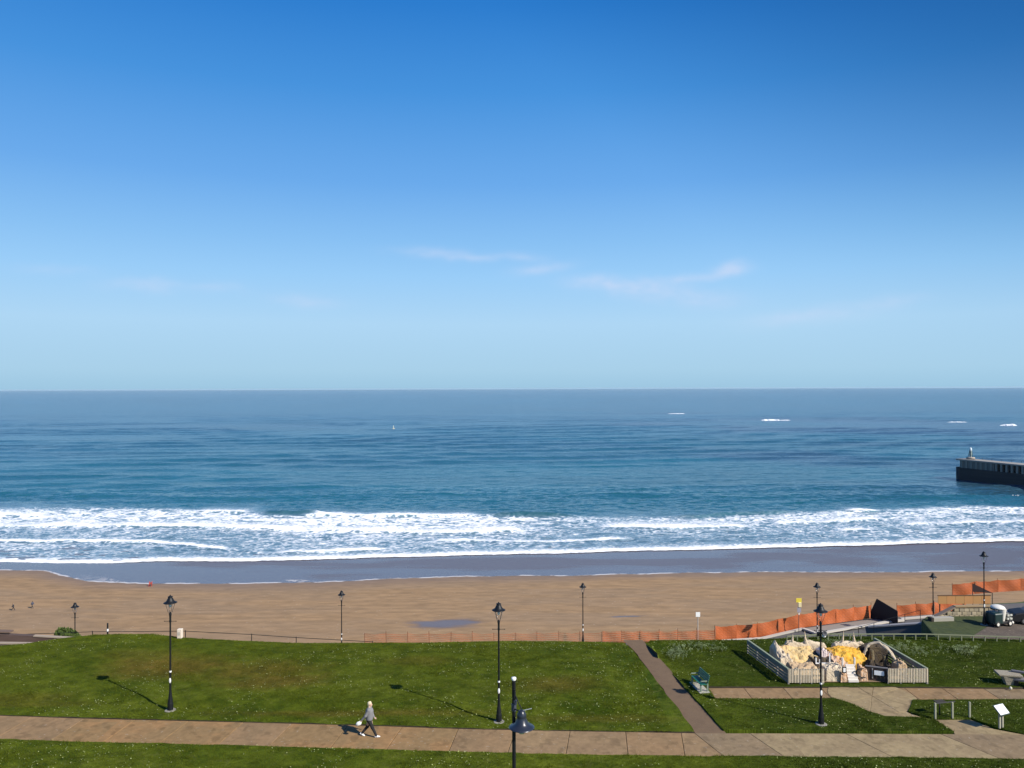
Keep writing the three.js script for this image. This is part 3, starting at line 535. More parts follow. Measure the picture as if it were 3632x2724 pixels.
// ---------------------------------------------------------------- hanging-lantern post in the foreground
{
  const t = thing('lantern_post', 'tall black foreground post with a hanging bell lantern, cut off by the frame', 'street lamp', [.03, -.12, -26]);
  part('pole', lathe([[.16, 0], [.16, .9], [.10, 1.0], [.075, 1.3], [.062, 4], [.060, 8.22]], 18), blackIron, t);
  part('cap', lathe([[.066, 8.2], [.082, 8.24], [.078, 8.29], [0, 8.31]], 16), whitePaint, t);
  part('strut', merge([bar([.03, 7.75, .03], [.26, 7.36, .36], .018), bar([0, 7.28, .03], [.24, 7.30, .38], .02), bar([.02, 7.92, .05], [.02, 7.6, .05], .04, .05)]), blackIron, t);
  part('clamp', merge([lathe([[.064, 7.18], [.085, 7.2], [.085, 7.42], [.064, 7.44]], 14), box(.1, .12, .1, .05, 7.5, .05)]), mat([.05, .055, .075], .4), t);
  part('spigot', bar([.3, 7.36, .38], [.58, 7.43, .40], .012, .016), mat([.30, .31, .28], .5), t);
  const hood = lathe([[0, 0], [.40, -.03], [.42, -.01], [.36, .03], [.27, .07], [.21, .14], [.17, .24], [.14, .30], [.155, .32], [.15, .42], [.11, .46], [.10, .52], [.03, .55], [0, .56]], 26); hood.translate(.25, 6.83, .38);
  part('hood', hood, mat([.018, .022, .032], .3), t);
  const gl = lathe([[0, -.20], [.08, -.18], [.17, -.10], [.20, 0]], 20); gl.translate(.25, 6.80, .38); part('glass_bowl', gl, mat([.62, .60, .50], .25), t);
}

// ---------------------------------------------------------------- fenced enclosure
const fenceShade = mat([.17, .155, .125], .9);
function picketRun(t, a, b, h, n, railMat, slatMat, slatW = .045) {   // vertical slats between two points, on rails and posts
  for (let k = 0; k <= n; k++) { const f = k / n; part('slat', sharedSlat(h, slatW), slatMat[k % slatMat.length], t).position.set(lerp(a[0], b[0], f), .12, lerp(a[1], b[1], f)); }
  for (const y of [.22, h * .52, h * .92]) part('rail', plank([a[0], y + .04, a[1] - .035], [b[0], y + .04, b[1] - .035], .03, .08), railMat, t);
  const np = Math.max(2, Math.round(Math.hypot(b[0] - a[0], b[1] - a[1]) / 0.75));
  for (let k = 0; k <= np; k++) part('post', box(.08, h - .05, .08, 0, (h - .05) / 2, 0), railMat, t).position.set(lerp(a[0], b[0], k / np), .02, lerp(a[1], b[1], k / np) - .10);
}
const slatCache = {}; function sharedSlat(h, w) { const k = h + '_' + w; return slatCache[k] ??= box(w, h - .1, .02, 0, (h - .1) / 2, 0); }
const slatMats = [mat([.60, .50, .35], .9), mat([.54, .47, .34], .9), mat([.64, .54, .39], .9), mat([.48, .42, .31], .9)], greenCap = mat([.21, .235, .155], .8);
{
  const { x0, x1, z0, z1 } = enclosure, h = .92;
  const front1 = thing('picket_fence', 'pale slatted fence left of the miniature ruin entrance, at its front', 'fence', [0, .04, 0], 0, 'fences around the miniature ruin');
  picketRun(front1, [x0, z0], [x0 + 2.05, z0], h, 22, greyWood, slatMats);
  const front2 = thing('picket_fence', 'pale slatted fence right of the white sign, front right corner', 'fence', [0, .04, 0], 0, 'fences around the miniature ruin');
  picketRun(front2, [x1 - 2.28, z0], [x1, z0], h, 24, greyWood, slatMats);
  // side fences: horizontal boards on posts under a green-grey top rail
  const side = (name, label, xa, za, xb, zb, inner) => {
    const t = thing('board_fence', label, 'fence', [0, .04, 0], 0, 'fences around the miniature ruin');
    part('top_rail', plank([xa, h, za], [xb, h, zb], .13, .05), greenCap, t);
    for (const y of [.16, .34, .52, .70, .82]) part('board', plank([xa + inner * .045, y, za], [xb + inner * .045, y, zb], .024, .11), fenceShade, t);
    for (let k = 0; k <= 4; k++) { const f = k / 4; part('post', box(.09, h - .03, .09, lerp(xa, xb, f), (h - .03) / 2, lerp(za, zb, f)), greyWood, t); }
    return t;
  };
  side('board_fence', 'dark boarded side fence left of the miniature ruin', x0 - .02, z0 - .06, x0 - .82, z1 - .3, -1);
  side('board_fence', 'boarded side fence right of the miniature ruin', x1 + .02, z0 - .06, x1 - .5, z1 - .6, -1);
  const floor = new THREE.PlaneGeometry(7.6, 4.9); floor.rotateX(-Math.PI / 2); floor.translate(20.2, .105, -49.55);
  struct('enclosure_floor', floor, concMats[4]);
}
{ // the miniature ruin: sculpted cream render with horns, arches, a white stair and painted rooms
  const t = thing('miniature_ruin', 'cream and yellow sculpted miniature ruin with horned gables inside the fence', 'sculpture', [0, .1, 0]);
  const stoneMap = (c1, c2, c3, s) => colourTexture(256, 256, (i, j) => { const a = fbm(i * .03 + s, j * .03, 4), b = fbm(i * .12, j * .12 + s, 3); let c = mix3(c1, c2, ss(.35, .65, a)); c = mix3(c, c3, ss(.6, .75, b) * .6); return c.map((v) => v * (.78 + .4 * b)); }, true);
  const bumpR = greyTexture(256, 256, (i, j) => fbm(i * .05, j * .05, 5), true);
  const rockM = (c1, c2, c3, s) => new THREE.MeshStandardMaterial({ map: stoneMap(c1, c2, c3, s), roughness: .9, bumpMap: bumpR, bumpScale: .05 });
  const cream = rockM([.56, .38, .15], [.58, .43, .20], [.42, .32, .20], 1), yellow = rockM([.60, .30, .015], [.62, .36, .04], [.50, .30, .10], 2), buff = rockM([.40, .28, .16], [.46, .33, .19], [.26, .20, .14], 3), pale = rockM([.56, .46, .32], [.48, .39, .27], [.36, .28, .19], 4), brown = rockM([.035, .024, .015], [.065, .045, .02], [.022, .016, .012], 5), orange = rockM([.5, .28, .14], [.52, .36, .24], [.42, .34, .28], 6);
  // a craggy mass: grid on top of a plan, heights by function, skirts to the floor
  function crag(name, x0, x1, z0, z1, hf, m, n = 44) {
    const P = (u, v) => { const w = (fbm(u * 5 + x0, v * 5, 3) - .5) * .14, x = lerp(x0, x1, u) + w, z = lerp(z0, z1, v) + (fbm(u * 5 + 9, v * 5 + x0, 3) - .5) * .14; const edge = ss(0, .05, Math.min(u, 1 - u, v, 1 - v)); return [x, Math.max(0, hf(u, v) * (.25 + .75 * edge) + (fbm(u * 7 + x0, v * 7, 4) - .5) * .34) * (Math.min(u, 1 - u, v, 1 - v) < .001 ? 0 : 1), z]; };
    const g = gridMesh(n, n, P, (p) => [p[0] * .8 + p[1] * .3, p[2] * .8 + p[1] * .8]); return part(name, g, m, t);
  }
  const horn = (x, z, y, h, lean, w = .11) => { const g = lathe([[w * 1.5, -.18], [w, 0], [w * .6, h * .35], [w * .34, h * .65], [w * .12, h * .92], [0, h]], 9); const p = g.attributes.position; for (let i = 0; i < p.count; i++) { const k = clamp(p.getY(i) / h); p.setX(i, p.getX(i) + lean * (1 - k) * (1 - k) - lean); } g.computeVertexNormals(); g.translate(x, y, z); return part('horn', g, pale, t); };
  // left house: back wall with two horns, a cream slope falling towards the front
  crag('left_roof', 17.15, 19.4, -48.9, -51.6, (u, v) => .34 + .34 * ss(.1, .75, v) + .14 * ss(.7, 1, v) - .16 * Math.exp(-(((u - .55) / .22) ** 2)) * ss(.6, .3, v), cream);
  crag('left_gable', 16.7, 17.6, -49.4, -51.5, (u, v) => .58 + .55 * Math.exp(-(((u - .35) / .3) ** 2)) * ss(.2, .8, v), pale, 26);
  crag('back_wall', 17.7, 20.5, -51.3, -51.9, (u) => .86 + .12 * Math.exp(-(((u - .6) / .12) ** 2)) + .1 * Math.exp(-(((u - .18) / .12) ** 2)), pale, 30);
  horn(18.2, -51.5, .9, .62, -.06, .13); horn(19.12, -51.5, .92, .80, .08, .13);
  crag('front_rocks', 16.75, 18.5, -47.35, -48.6, (u, v) => .42 + .25 * fbm(u * 4, v * 4 + 3, 3) + .2 * v, buff, 30);
  crag('grey_kerb_rock', 16.6, 17.6, -47.5, -48.4, (u, v) => .58 * (1 - Math.abs(u - .5)), rockM([.3, .3, .25], [.36, .34, .26], [.25, .27, .2], 8), 22);
  // dark room between the houses with a white frame before it
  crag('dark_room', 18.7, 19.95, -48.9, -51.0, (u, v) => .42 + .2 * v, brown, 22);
  crag('pink_pier', 19.45, 20.0, -49.9, -50.8, (u, v) => .95 - .2 * Math.abs(u - .5), rockM([.52, .42, .40], [.56, .47, .44], [.45, .36, .3], 7), 18);
  const frame = part('white_frame', merge([box(.95, .06, .07, 19.1, .60, -48.6), box(.06, .34, .06, 18.66, .77, -48.6), box(.055, .62, .055, 19.52, .88, -48.65), box(.045, .24, .05, 18.88, .72, -48.6)]), whitePaint, t);
  // middle house: yellow roof with two horns at its back
  crag('yellow_roof', 20.1, 22.3, -49.1, -51.2, (u, v) => .42 + .34 * ss(.0, .7, v) + .12 * Math.exp(-(((u - .5) / .35) ** 2)), yellow);
  crag('yellow_eaves', 19.85, 20.9, -49.0, -50.6, (u, v) => .52 + .26 * v - .1 * Math.abs(u - .5), orange, 24);
  crag('rear_wall', 20.8, 23.0, -51.1, -51.8, (u) => .86 + .16 * Math.exp(-(((u - .5) / .3) ** 2)), pale, 28);
  horn(21.45, -51.45, .95, .80, -.10, .11); horn(22.25, -51.45, .98, .72, .05, .11);
  // front wall with its little framed plaque, and the white stair
  crag('front_wall', 18.7, 19.9, -47.2, -48.4, (u, v) => .62 + .12 * u + .1 * v, pale, 26);
  crag('orange_pier', 19.5, 19.95, -47.05, -47.6, () => .5, orange, 16);
  part('plaque_frame', box(.24, .36, .05, 19.72, .76, -47.0), blackIron, t); part('plaque', box(.14, .24, .02, 19.72, .77, -46.965), whitePaint, t);
  const stairM = mat([.62, .56, .49], .7), stair = new THREE.Group(); stair.name = 'stair'; t.add(stair);
  for (let k = 0; k < 6; k++) part('step', box(.62 - k * .012, .145 * (k + 1), .12, 20.3, .0725 * (k + 1), -47.1 - k * .10, 0, .012), stairM, stair);
  for (const d of [-1, 1]) part('jamb', box(.085, 1.24, .12, 20.3 + d * .36, .62, -47.75, 0, .015), stairM, stair);
  // round doorway panel beside the stair
  const ringG = new THREE.TorusGeometry(.42, .045, 8, 28, Math.PI * 1.1); ringG.scale(.62, 1.05, 1); ringG.rotateZ(Math.PI * .45); ringG.translate(20.95, .5, -47.2); part('ring', ringG, blackIron, t);
  crag('round_door', 20.75, 21.25, -47.3, -47.75, (u) => .95 - .35 * u, orange, 18);
  // right house: an open arch over a dark cave
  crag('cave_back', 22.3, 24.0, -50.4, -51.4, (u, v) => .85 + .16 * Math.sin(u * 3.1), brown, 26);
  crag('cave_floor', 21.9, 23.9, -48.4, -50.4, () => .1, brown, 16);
  part('cave_post', merge([bar([22.75, 0, -49.9], [22.72, .95, -50.0], .16, .12, 9), bar([23.3, 0, -49.4], [23.28, .75, -49.5], .12, .10, 9)]), rockM([.13, .10, .05], [.16, .12, .06], [.09, .07, .05], 9), t);
  const arch = new THREE.CatmullRomCurve3([[22.3, .55, -50.2], [22.6, 1.12, -50.3], [23.12, 1.34, -50.1], [23.5, 1.14, -49.6], [23.7, .78, -49.1], [23.82, .3, -48.7]].map(V));
  const ag = new THREE.TubeGeometry(arch, 40, .095, 9); { const p = ag.attributes.position; for (let i = 0; i < p.count; i++) { const x = p.getX(i), y = p.getY(i), z = p.getZ(i); const n = (fbm(x * 6, y * 6 + z * 6, 3) - .5) * .16; p.setXYZ(i, x + n, y + n * .7, z + n); } ag.computeVertexNormals(); } part('arch', ag, pale, t);
  crag('arch_foot', 23.45, 24.1, -48.1, -49.0, (u, v) => .75 - .4 * Math.abs(u - .5), buff, 20);
  crag('low_hump', 21.85, 22.4, -48.6, -49.2, (u, v) => .7 * Math.sqrt(clamp(1 - 4 * (u - .5) ** 2)), brown, 18);
}
{ // entrance wall set at an angle with the white notice on it
  const t = thing('entrance_screen', 'dark wooden screen at an angle to the right of the white stair', 'screen', [21.2, .1, -47.5]);
  const a = Math.atan2(.50, 1.25);
  const p = new THREE.Group(); t.rotation.y = -a;
  for (let k = 0; k < 6; k++) part('plank', box(.2, .78, .03, .12 + k * .205, .41, 0), mat([.045 + .008 * (k % 3), .036, .030], .9), t);
  part('top_rail', box(1.3, .06, .09, .64, .83, 0), mat([.16, .15, .15], .8), t);
  part('end_post', box(.14, .86, .14, 1.31, .43, .02), mat([.10, .095, .07], .9), t);
  const n = thing('notice', 'small white notice on the dark screen beside the ruin entrance', 'sign', [21.87, .60, -47.16], -a);
  part('board', box(.62, .36, .03, 0, 0, 0), blackIron, n); part('face', box(.54, .27, .012, 0, .01, .022, 0, .005), mat([.78, .80, .82], .4), n); part('backing', box(.06, .6, .03, -.36, -.06, -.03), mat([.3, .29, .27], .8), n);
}

// ---------------------------------------------------------------- green bench by the cliff path
{
  const t = thing('bench', 'green slatted bench at the end of the side path', 'bench', [11.15, .07, -46.4], -1.42);
  const green = mat([.012, .12, .075], .45), leg = mat([.16, .20, .15], .8);
  for (let k = 0; k < 4; k++) part('seat_slat', box(1.5, .035, .09, 0, .44, .06 + k * .105, 0, .008), green, t);
  for (let k = 0; k < 4; k++) { const s = part('back_slat', box(1.5, .095, .032, 0, 0, 0, 0, .008), green, t); s.position.set(0, .55 + k * .115, -.03 - k * .03); s.rotation.x = -.25; }
  for (const x of [-.66, .66]) { part('leg', merge([box(.08, .42, .08, x, .21, .38), box(.08, .48, .08, x, .24, -.02), plank([x, .42, .0], [x, .95, -.14], .05, .05), box(.06, .05, .5, x, .62, .2)]), leg, t); }
  part('plinth', box(1.7, .06, .62, 0, .0, .2), mat([.36, .34, .28], .9), t);
}

// ---------------------------------------------------------------- information lectern, knee-rail posts, stone trough and low wall at right
{
  const t = thing('information_board', 'tilted white information board on two grey posts on the right lawn', 'sign', [25.2, .07, -40.8], .42);
  const post = mat([.30, .285, .215], .85);
  for (const x of [-.11, .11]) part('post', box(.10, .84, .08, x, .42, 0, 0, .01), post, t);
  const b = new THREE.Group(); b.name = 'panel'; b.position.set(0, .95, .02); t.add(b);
  part('frame', box(.74, .045, .58, 0, 0, 0, 0, .01), mat([.02, .045, .035], .5), b);
  part('sheet', box(.67, .012, .50, 0, .03, 0), mat([.80, .81, .80], .35), b);
  b.rotation.x = .75;
}
{
  const spots = [[22.46, -42.02], [23.42, -42.1], [24.36, -42.14]];
  const t = thing('post_and_rail', 'three pale wooden posts carrying a thin dark rail at the path fork', 'fence', [0, .02, 0]);
  for (const [x, z] of spots) part('post', box(.09, .86, .09, x, .43, z, 0, .015), mat([.27, .27, .19], .85), t);
  part('rail', plank([22.46, .80, -42.08], [23.6, .88, -42.16], .03, .05), mat([.05, .05, .045], .7), t);
  const plate = thing('display_plate', 'small dark plate fixed flat between the pale posts at the fork', 'plate', [22.95, .78, -42.5], .3); part('plate', box(.58, .03, .3, 0, 0, 0), soilDark, plate); part('stem', box(.05, .70, .05, 0, -.36, 0), soilDark, plate);
}
{
  const sandstone = new THREE.MeshStandardMaterial({ map: colourTexture(256, 256, (i, j) => mix3([.22, .19, .13], [.32, .28, .21], fbm(i * .04, j * .04, 5)), true), roughness: .95, bumpMap: soilNoise, bumpScale: .03 });
  const t = thing('stone_plinth', 'pale stone plinth with a wide slab top at the right edge', 'plinth', [29.45, .06, -46.75], -.1); t.scale.setScalar(.88);
  const sh = lathe([[0, 0], [.38, 0], [.42, .15], [.62, .52], [.66, .62], [0, .62]], 4); sh.rotateY(Math.PI / 4); sh.scale(1.25, 1, .75); part('pedestal', flat(sh), sandstone, t).geometry.computeVertexNormals();
  part('slab_top', box(1.45, .12, 1.0, -.08, .69, -.1, -.12, .03), sandstone, t);
  const w = thing('stone_bench', 'dark low stone bench at the right edge beside the plinth', 'bench', [30.3, .06, -46.25], -.55);
  part('seat', box(1.9, .14, .5, 0, .40, 0, 0, .03), mat([.13, .125, .13], .9), w); for (const x of [-.7, .7]) part('support', box(.22, .33, .4, x, .165, 0), soilDark, w); part('back', box(1.9, .12, .2, 0, .72, -.35, 0, .03), mat([.10, .10, .11], .9), w); for (const x of [-.7, .7]) part('back_post', box(.1, .6, .1, x, .4, -.35), soilDark, w);
  const s = thing('marker_stone', 'tiny pale marker stone on the grass verge of the side path', 'stone', [29.0, .06, -46.02]); const sg = new THREE.IcosahedronGeometry(.085, 1); sg.scale(1, 1.2, .9); sg.translate(0, .06, 0); part('stone', sg, mat([.5, .47, .36], .9), s);
}

// ---------------------------------------------------------------- clifftop edge: marker box, banded post, railing, knee rail
{
  const b = thing('marker_post', 'short cream square post at the lawn edge', 'bollard', [-23.7, -.05, -56.25]); part('shaft', box(.32, .66, .32, 0, .33, 0, 0, .03), mat([.62, .53, .42], .8), b); part('panel', box(.18, .22, .02, 0, .36, .165), mat([.42, .36, .3], .8), b);
  const t = thing('banded_post', 'thin black post with a white band at the lawn edge', 'bollard', [-29.5, -.15, -57.5]);
  part('shaft', lathe([[.055, 0], [.055, .8], [0, .83]], 10), blackIron, t); part('band', lathe([[.062, .22], [.062, .4]], 10), whitePaint, t);
  const r = thing('railing', 'thin dark post and rail fence running below the left lawn edge', 'railing');
  const line = [[-39, -1.55, -62], [-33, -1.35, -62], [-25.7, -1.32, -62], [-20.5, -1.6, -62], [-17, -1.85, -62], [-11, -2.2, -62]];
  for (let i = 1; i < line.length; i++) part('rail', bar(line[i - 1], line[i], .022, .022, 6), blackIron, r);
  for (const [x, y, z] of line) part('post', bar([x, y - 2.2, z], [x, y + .06, z], .03, .03, 6), blackIron, r);
  const k = thing('knee_rail', 'low pale timber knee rail along the right bank edge', 'fence');
  const pts = []; for (let x = 19.0; x < 37; x += .76) pts.push([x, interp(bankTop, x) + .75 - .012 * (x - 19)]);
  pts.forEach(([x, z], i) => { part('post', box(.075, .38, .075, x, .22, z, 0, .012), paleWood, k); if (i) part('rail', plank([pts[i - 1][0], .43, pts[i - 1][1]], [x, .43, z], .09, .055), paleWood, k); });
}
{ // brown ramp with pale copings at the far left
  const brownWall = new THREE.MeshStandardMaterial({ map: colourTexture(256, 256, (i, j) => mix3([.055, .034, .026], [.105, .068, .055], fbm(i * .05, j * .05, 4)), true), roughness: .95 });
  const cop = mat([.30, .24, .18], .9);
  const a = thing('ramp_wall', 'brown ramp wall with a pale coping, front one at the far left', 'wall', [0, 0, 0], 0, 'ramp walls at the left lawn edge');
  part('wall', plank([-40, -.55, -55.2], [-32.9, -.80, -55.6], .4, 1.0), brownWall, a); part('coping', plank([-40.1, .02, -55.2], [-32.7, -.18, -55.55], .24, .10), cop, a);
  const b = thing('ramp_wall', 'brown ramp wall at the far left, behind the pale coping', 'wall', [0, 0, 0], 0, 'ramp walls at the left lawn edge');
  part('wall', plank([-42, -.6, -58.2], [-31.5, -1.2, -58.2], .4, 1.1), brownWall, b); part('coping', plank([-42, .0, -58.3], [-37.0, -.18, -58.3], .5, .10), mat([.13, .085, .06], .9), b); part('coping', plank([-35.2, -.42, -58.1], [-31.5, -.66, -58.1], .3, .08), cop, b);
  const f = gridMesh(30, 6, (u, v) => [lerp(-42, -31, u), -.62 - .4 * u, lerp(-55.4, -58, v)], (p) => [p[0] / 4, p[2] / 4]); struct('ramp', f, mat([.12, .085, .06], .95));
}
{ // green mound of gorse beyond the ramp
  const t = thing('gorse_bush', 'green bushy mound beside the far left lamp post', 'bush', [-38.2, -4.75, -66]);
  const N = 5200, P = [], C = [];
  for (let k = 0; k < N; k++) {
    const a = rnd() * 6.283, e = Math.acos(rnd()), r = .78 + .26 * fbm(a * 2.2, e * 3, 3) * 1.1 * rr(.7, 1.05), lean = ss(-1, 1, Math.cos(a));
    const x = Math.cos(a) * Math.sin(e) * 2.4 * r, y = Math.cos(e) * (.7 + 1.35 * lean) * r + .5, z = Math.sin(a) * Math.sin(e) * 1.8 * r, s = rr(.07, .16), q = rnd() * 6.28, w = rr(-.6, .9);
    const ux = Math.cos(q) * s, uz = Math.sin(q) * s, g = rr(.6, 1.25);
    P.push(x - ux, y, z - uz, x + ux, y, z + uz, x - uz * .6, y + s * 1.3, z + ux * .6 + w * .05); for (let i = 0; i < 3; i++) C.push(.060 * g, .092 * g, .012 * g);
  }
  const g = new THREE.BufferGeometry(); g.setAttribute('position', new THREE.Float32BufferAttribute(P, 3)); g.setAttribute('color', new THREE.Float32BufferAttribute(C, 3)); g.computeVertexNormals();
  part('foliage', g, new THREE.MeshStandardMaterial({ vertexColors: true, roughness: .9, side: THREE.DoubleSide }), t);
  const tw = []; for (let k = 0; k < 12; k++) { const a = k * .52; tw.push(bar([Math.cos(a) * .2, -2, Math.sin(a) * .2], [Math.cos(a) * 2, 1.3, Math.sin(a) * 1.1], .07, .02, 5)); } part('stems', merge(tw), soilDark, t);
}

// ---------------------------------------------------------------- lower road, kerb, orange netting, signs
const kerbLine = [[-60, -8.5, -80], [-30, -8.3, -80], [18, -8.2, -80], [21.2, -8.06, -80], [25.3, -7.95, -80.5], [29.7, -7.13, -81], [38.44, -7.04, -84], [40.8, -6.9, -84], [45.9, -6.57, -84], [51.6, -6.15, -86], [62, -5.7, -86]];
const kerbAt = (x) => { for (let i = 1; i < kerbLine.length; i++) if (x <= kerbLine[i][0]) { const a = kerbLine[i - 1], b = kerbLine[i], t = (x - a[0]) / (b[0] - a[0]); return [x, lerp(a[1], b[1], t), lerp(a[2], b[2], t)]; } return kerbLine[kerbLine.length - 1]; };
{
  const asphalt = new THREE.MeshStandardMaterial({ map: colourTexture(512, 512, (i, j) => mix3([.075, .072, .072], [.115, .108, .102], fbm(i * .02, j * .02, 5)).map((v) => v * (.85 + .3 * vn(i, j))), true), roughness: .95 });
  struct('lower_road', gridMesh(160, 6, (u, v) => { const x = lerp(-60, 62, u), k = kerbAt(x); return [x, lerp(k[1], yRoad(x), ss(0, .6, v)), lerp(k[2] - .3, -71.5, v)]; }, (p) => [p[0] / 5, p[2] / 5]), asphalt);
  const pave = mat([.23, .20, .165], .95), kerbM = mat([.46, .42, .36], .85);
  // pavement beside the net and the pale kerbs
  const kb = structGroup('kerb');
  const runs = [[[21.2, -8.0, -79.9], [25.3, -7.88, -80.3], [29.7, -7.06, -80.8]], [[29.7, -7.06, -80.8], [30.4, -7.05, -79.3], [31.0, -7.0, -79.0]], [[31.0, -7.0, -79.2], [38.6, -6.8, -82.0], [40.9, -6.75, -82.6]], [[40.9, -6.8, -83.2], [45.9, -6.48, -83.4]]];
  for (const r of runs) for (let i = 1; i < r.length; i++) part('kerbstone', plank([r[i - 1][0], r[i - 1][1] + .04, r[i - 1][2]], [r[i][0], r[i][1] + .04, r[i][2]], .34, .16), kerbM, kb);
  const pv = new THREE.BufferGeometry(); { const q = [[29.8, -7.02, -80.9], [38.5, -6.95, -83.9], [40.7, -6.82, -83.8], [40.9, -6.76, -82.7], [38.6, -6.78, -82.1], [31.0, -6.96, -79.3]], P = []; for (let i = 1; i < 5; i++) P.push(...q[0], ...q[i + 1], ...q[i]); pv.setAttribute('position', new THREE.Float32BufferAttribute(P, 3)); pv.setAttribute('uv', new THREE.Float32BufferAttribute(P.filter((_, i) => i % 3 !== 1), 2)); pv.computeVertexNormals(); }
  struct('pavement', pv, pave);

  // orange plastic netting on posts
  const holes = greyTexture(128, 128, (i, j) => ((i % 32 > 3 && j % 64 > 8) ? 0 : 1), true), holesC = greyTexture(128, 128, (i, j) => ((i % 32 > 9 && j % 64 > 20) ? 0 : 1), true);
  const tint = colourTexture(256, 128, (i, j) => mix3([.30, .060, .010], [.50, .125, .03], ss(.25, .75, fbm(i * .03, j * .09, 4))), true);
  const holesB = greyTexture(128, 128, (i, j) => ((i % 32 > 6 && i % 32 < 13 && j % 64 > 20 && j % 64 < 36) ? 0 : 1), true);
  const net = new THREE.MeshStandardMaterial({ map: tint, alphaMap: holesB, transparent: true, roughness: .7, side: THREE.DoubleSide }), netThin = new THREE.MeshStandardMaterial({ map: tint, alphaMap: holes, transparent: true, roughness: .7, side: THREE.DoubleSide });
  const netHalf = new THREE.MeshStandardMaterial({ map: tint, alphaMap: holesC, transparent: true, roughness: .7, side: THREE.DoubleSide });
  const postM = mat([.16, .06, .025], .9);
  const brownNet = mat([.42, .20, .06], .8, { side: THREE.DoubleSide });
  const netPanel = (a, b, h, m, t) => {
    const L = Math.hypot(b[0] - a[0], b[2] - a[2]);
    const g = gridMesh(12, 4, (u, v) => { const sag = (.10 * Math.sin(Math.PI * u) + .16 * (fbm(a[0] + u * 5, a[2] + 3, 3) - .5)) * v, bulge = .12 * Math.sin(Math.PI * u * 2 + a[0]) * Math.sin(Math.PI * v); return [lerp(a[0], b[0], u), lerp(a[1], b[1], u) + v * h - sag, lerp(a[2], b[2], u) + bulge]; }, () => [0, 0]);
    const uv = g.attributes.uv, p = g.attributes.position; for (let i = 0; i < p.count; i++) uv.setXY(i, (i % 13) / 12 * L / .4, Math.floor(i / 13) / 4 * h / .4);
    part('net_panel', g, m, t);
  };
  const netFence = (name, label, pts, h, m) => {
    const t = thing(name, label, 'fence', [0, 0, 0], 0, 'orange safety netting along the cliff');
    pts.forEach((p, i) => { part('post', bar([p[0], p[1], p[2] - .05], [p[0] + rr(-.05, .05), p[1] + h + rr(-.05, .24), p[2] - .05], .026, .026, 6), postM, t); if (i) netPanel(pts[i - 1], p, h, m, t); });
  };
  const run = (xa, xb, n, dz = 0) => { const r = []; for (let i = 0; i <= n; i++) { const p = kerbAt(lerp(xa, xb, i / n)); r.push([p[0], p[1] + .05, p[2] + dz]); } return r; };
  netFence('safety_netting', 'loose orange netting low along the cliff edge, left of the brown cliff path', run(-15, 9, 11), 1.12, netThin);
  netFence('safety_netting', 'thin orange netting from the cliff path top to the small white sign', run(9.1, 20.5, 6), 1.22, netHalf);
  netFence('safety_netting', 'brightest orange netting, either side of the yellow sign up to the black panel', run(20.6, 38.3, 8, -.3), 1.45, net);
  netFence('safety_netting', 'orange netting between the black panel and the stone wall', run(41.0, 49.0, 4, -.25), 1.25, net);
  netFence('safety_netting', 'orange netting at the far right, above the white and green buggy', [[48.5, -5.4, -87], [51, -5.15, -87], [53.5, -4.95, -87], [56, -4.8, -87], [59, -4.7, -87]], 1.35, net);
  const bp = thing('tarpaulin_panel', 'black tarpaulin panel standing between two orange nets', 'panel');
  const q = [[38.1, -7.0, -84.1], [39.75, -6.85, -81.5], [39.72, -5.45, -81.5], [38.5, -4.7, -83.5], [38.12, -6.2, -84.07]];
  const pg = []; const th = [.05, 0, -.03]; { const P = []; for (let i = 1; i < q.length - 1; i++) { P.push(...q[0], ...q[i], ...q[i + 1]); P.push(...[q[0], q[i + 1], q[i]].flatMap((v) => v.map((c, k) => c + th[k]))); } for (let i = 0; i < q.length; i++) { const a = q[i], b = q[(i + 1) % q.length], c = a.map((v, k) => v + th[k]), d = b.map((v, k) => v + th[k]); P.push(...a, ...c, ...b, ...b, ...c, ...d); } const g = new THREE.BufferGeometry(); g.setAttribute('position', new THREE.Float32BufferAttribute(P, 3)); g.computeVertexNormals(); pg.push(g); }
  part('sheet', pg[0], mat([.018, .013, .012], .8), bp);
  const bp2 = thing('tarpaulin_panel', 'small dark triangular panel behind the far right lamp post', 'panel', [49.2, -4.25, -84.5], -.12); { const s = new THREE.Shape([[0, 0], [2.1, -.1], [.0, .9]].map(([x, y]) => new THREE.Vector2(x, y))); part('sheet', new THREE.ExtrudeGeometry(s, { depth: .05, bevelEnabled: false }), mat([.03, .012, .010], .85), bp2); part('post', box(.06, 3, .06, .03, -1.4, .02), soilDark, bp2); part('post', box(.06, 3, .06, 2.0, -1.6, .02), soilDark, bp2); }

  // signs
  const ws = thing('small_sign', 'small white sign on a pale post among the orange netting', 'sign', [19.7, -9.2, -84]); part('post', bar([0, 0, 0], [0, 2.6, 0], .04, .04, 8), mat([.45, .42, .38], .7), ws); part('face', box(.46, .50, .03, 0, 2.75, .05, 0, .008), mat([.80, .80, .77], .5), ws);
  const ys = thing('sign_post', 'yellow topped pole stand beside the orange netting', 'sign', [29.1, -7.4, -80.3]);
  part('pole', bar([0, 0, 0], [0, 3.2, 0], .035, .035, 8), mat([.10, .09, .075], .7), ys); part('sign_face', box(.55, .42, .04, 0, 3.42, .03, 0, .01), mat([.66, .52, .05], .5), ys); part('casing', box(.32, .48, .14, .08, 2.98, .06, 0, .03), mat([.66, .56, .32], .5), ys); part('lower_plate', box(.38, .5, .03, .02, 2.45, .05), mat([.28, .26, .30], .6), ys); part('lower_band', box(.16, .2, .05, .02, 2.05, .04), mat([.6, .5, .42], .6), ys);
}
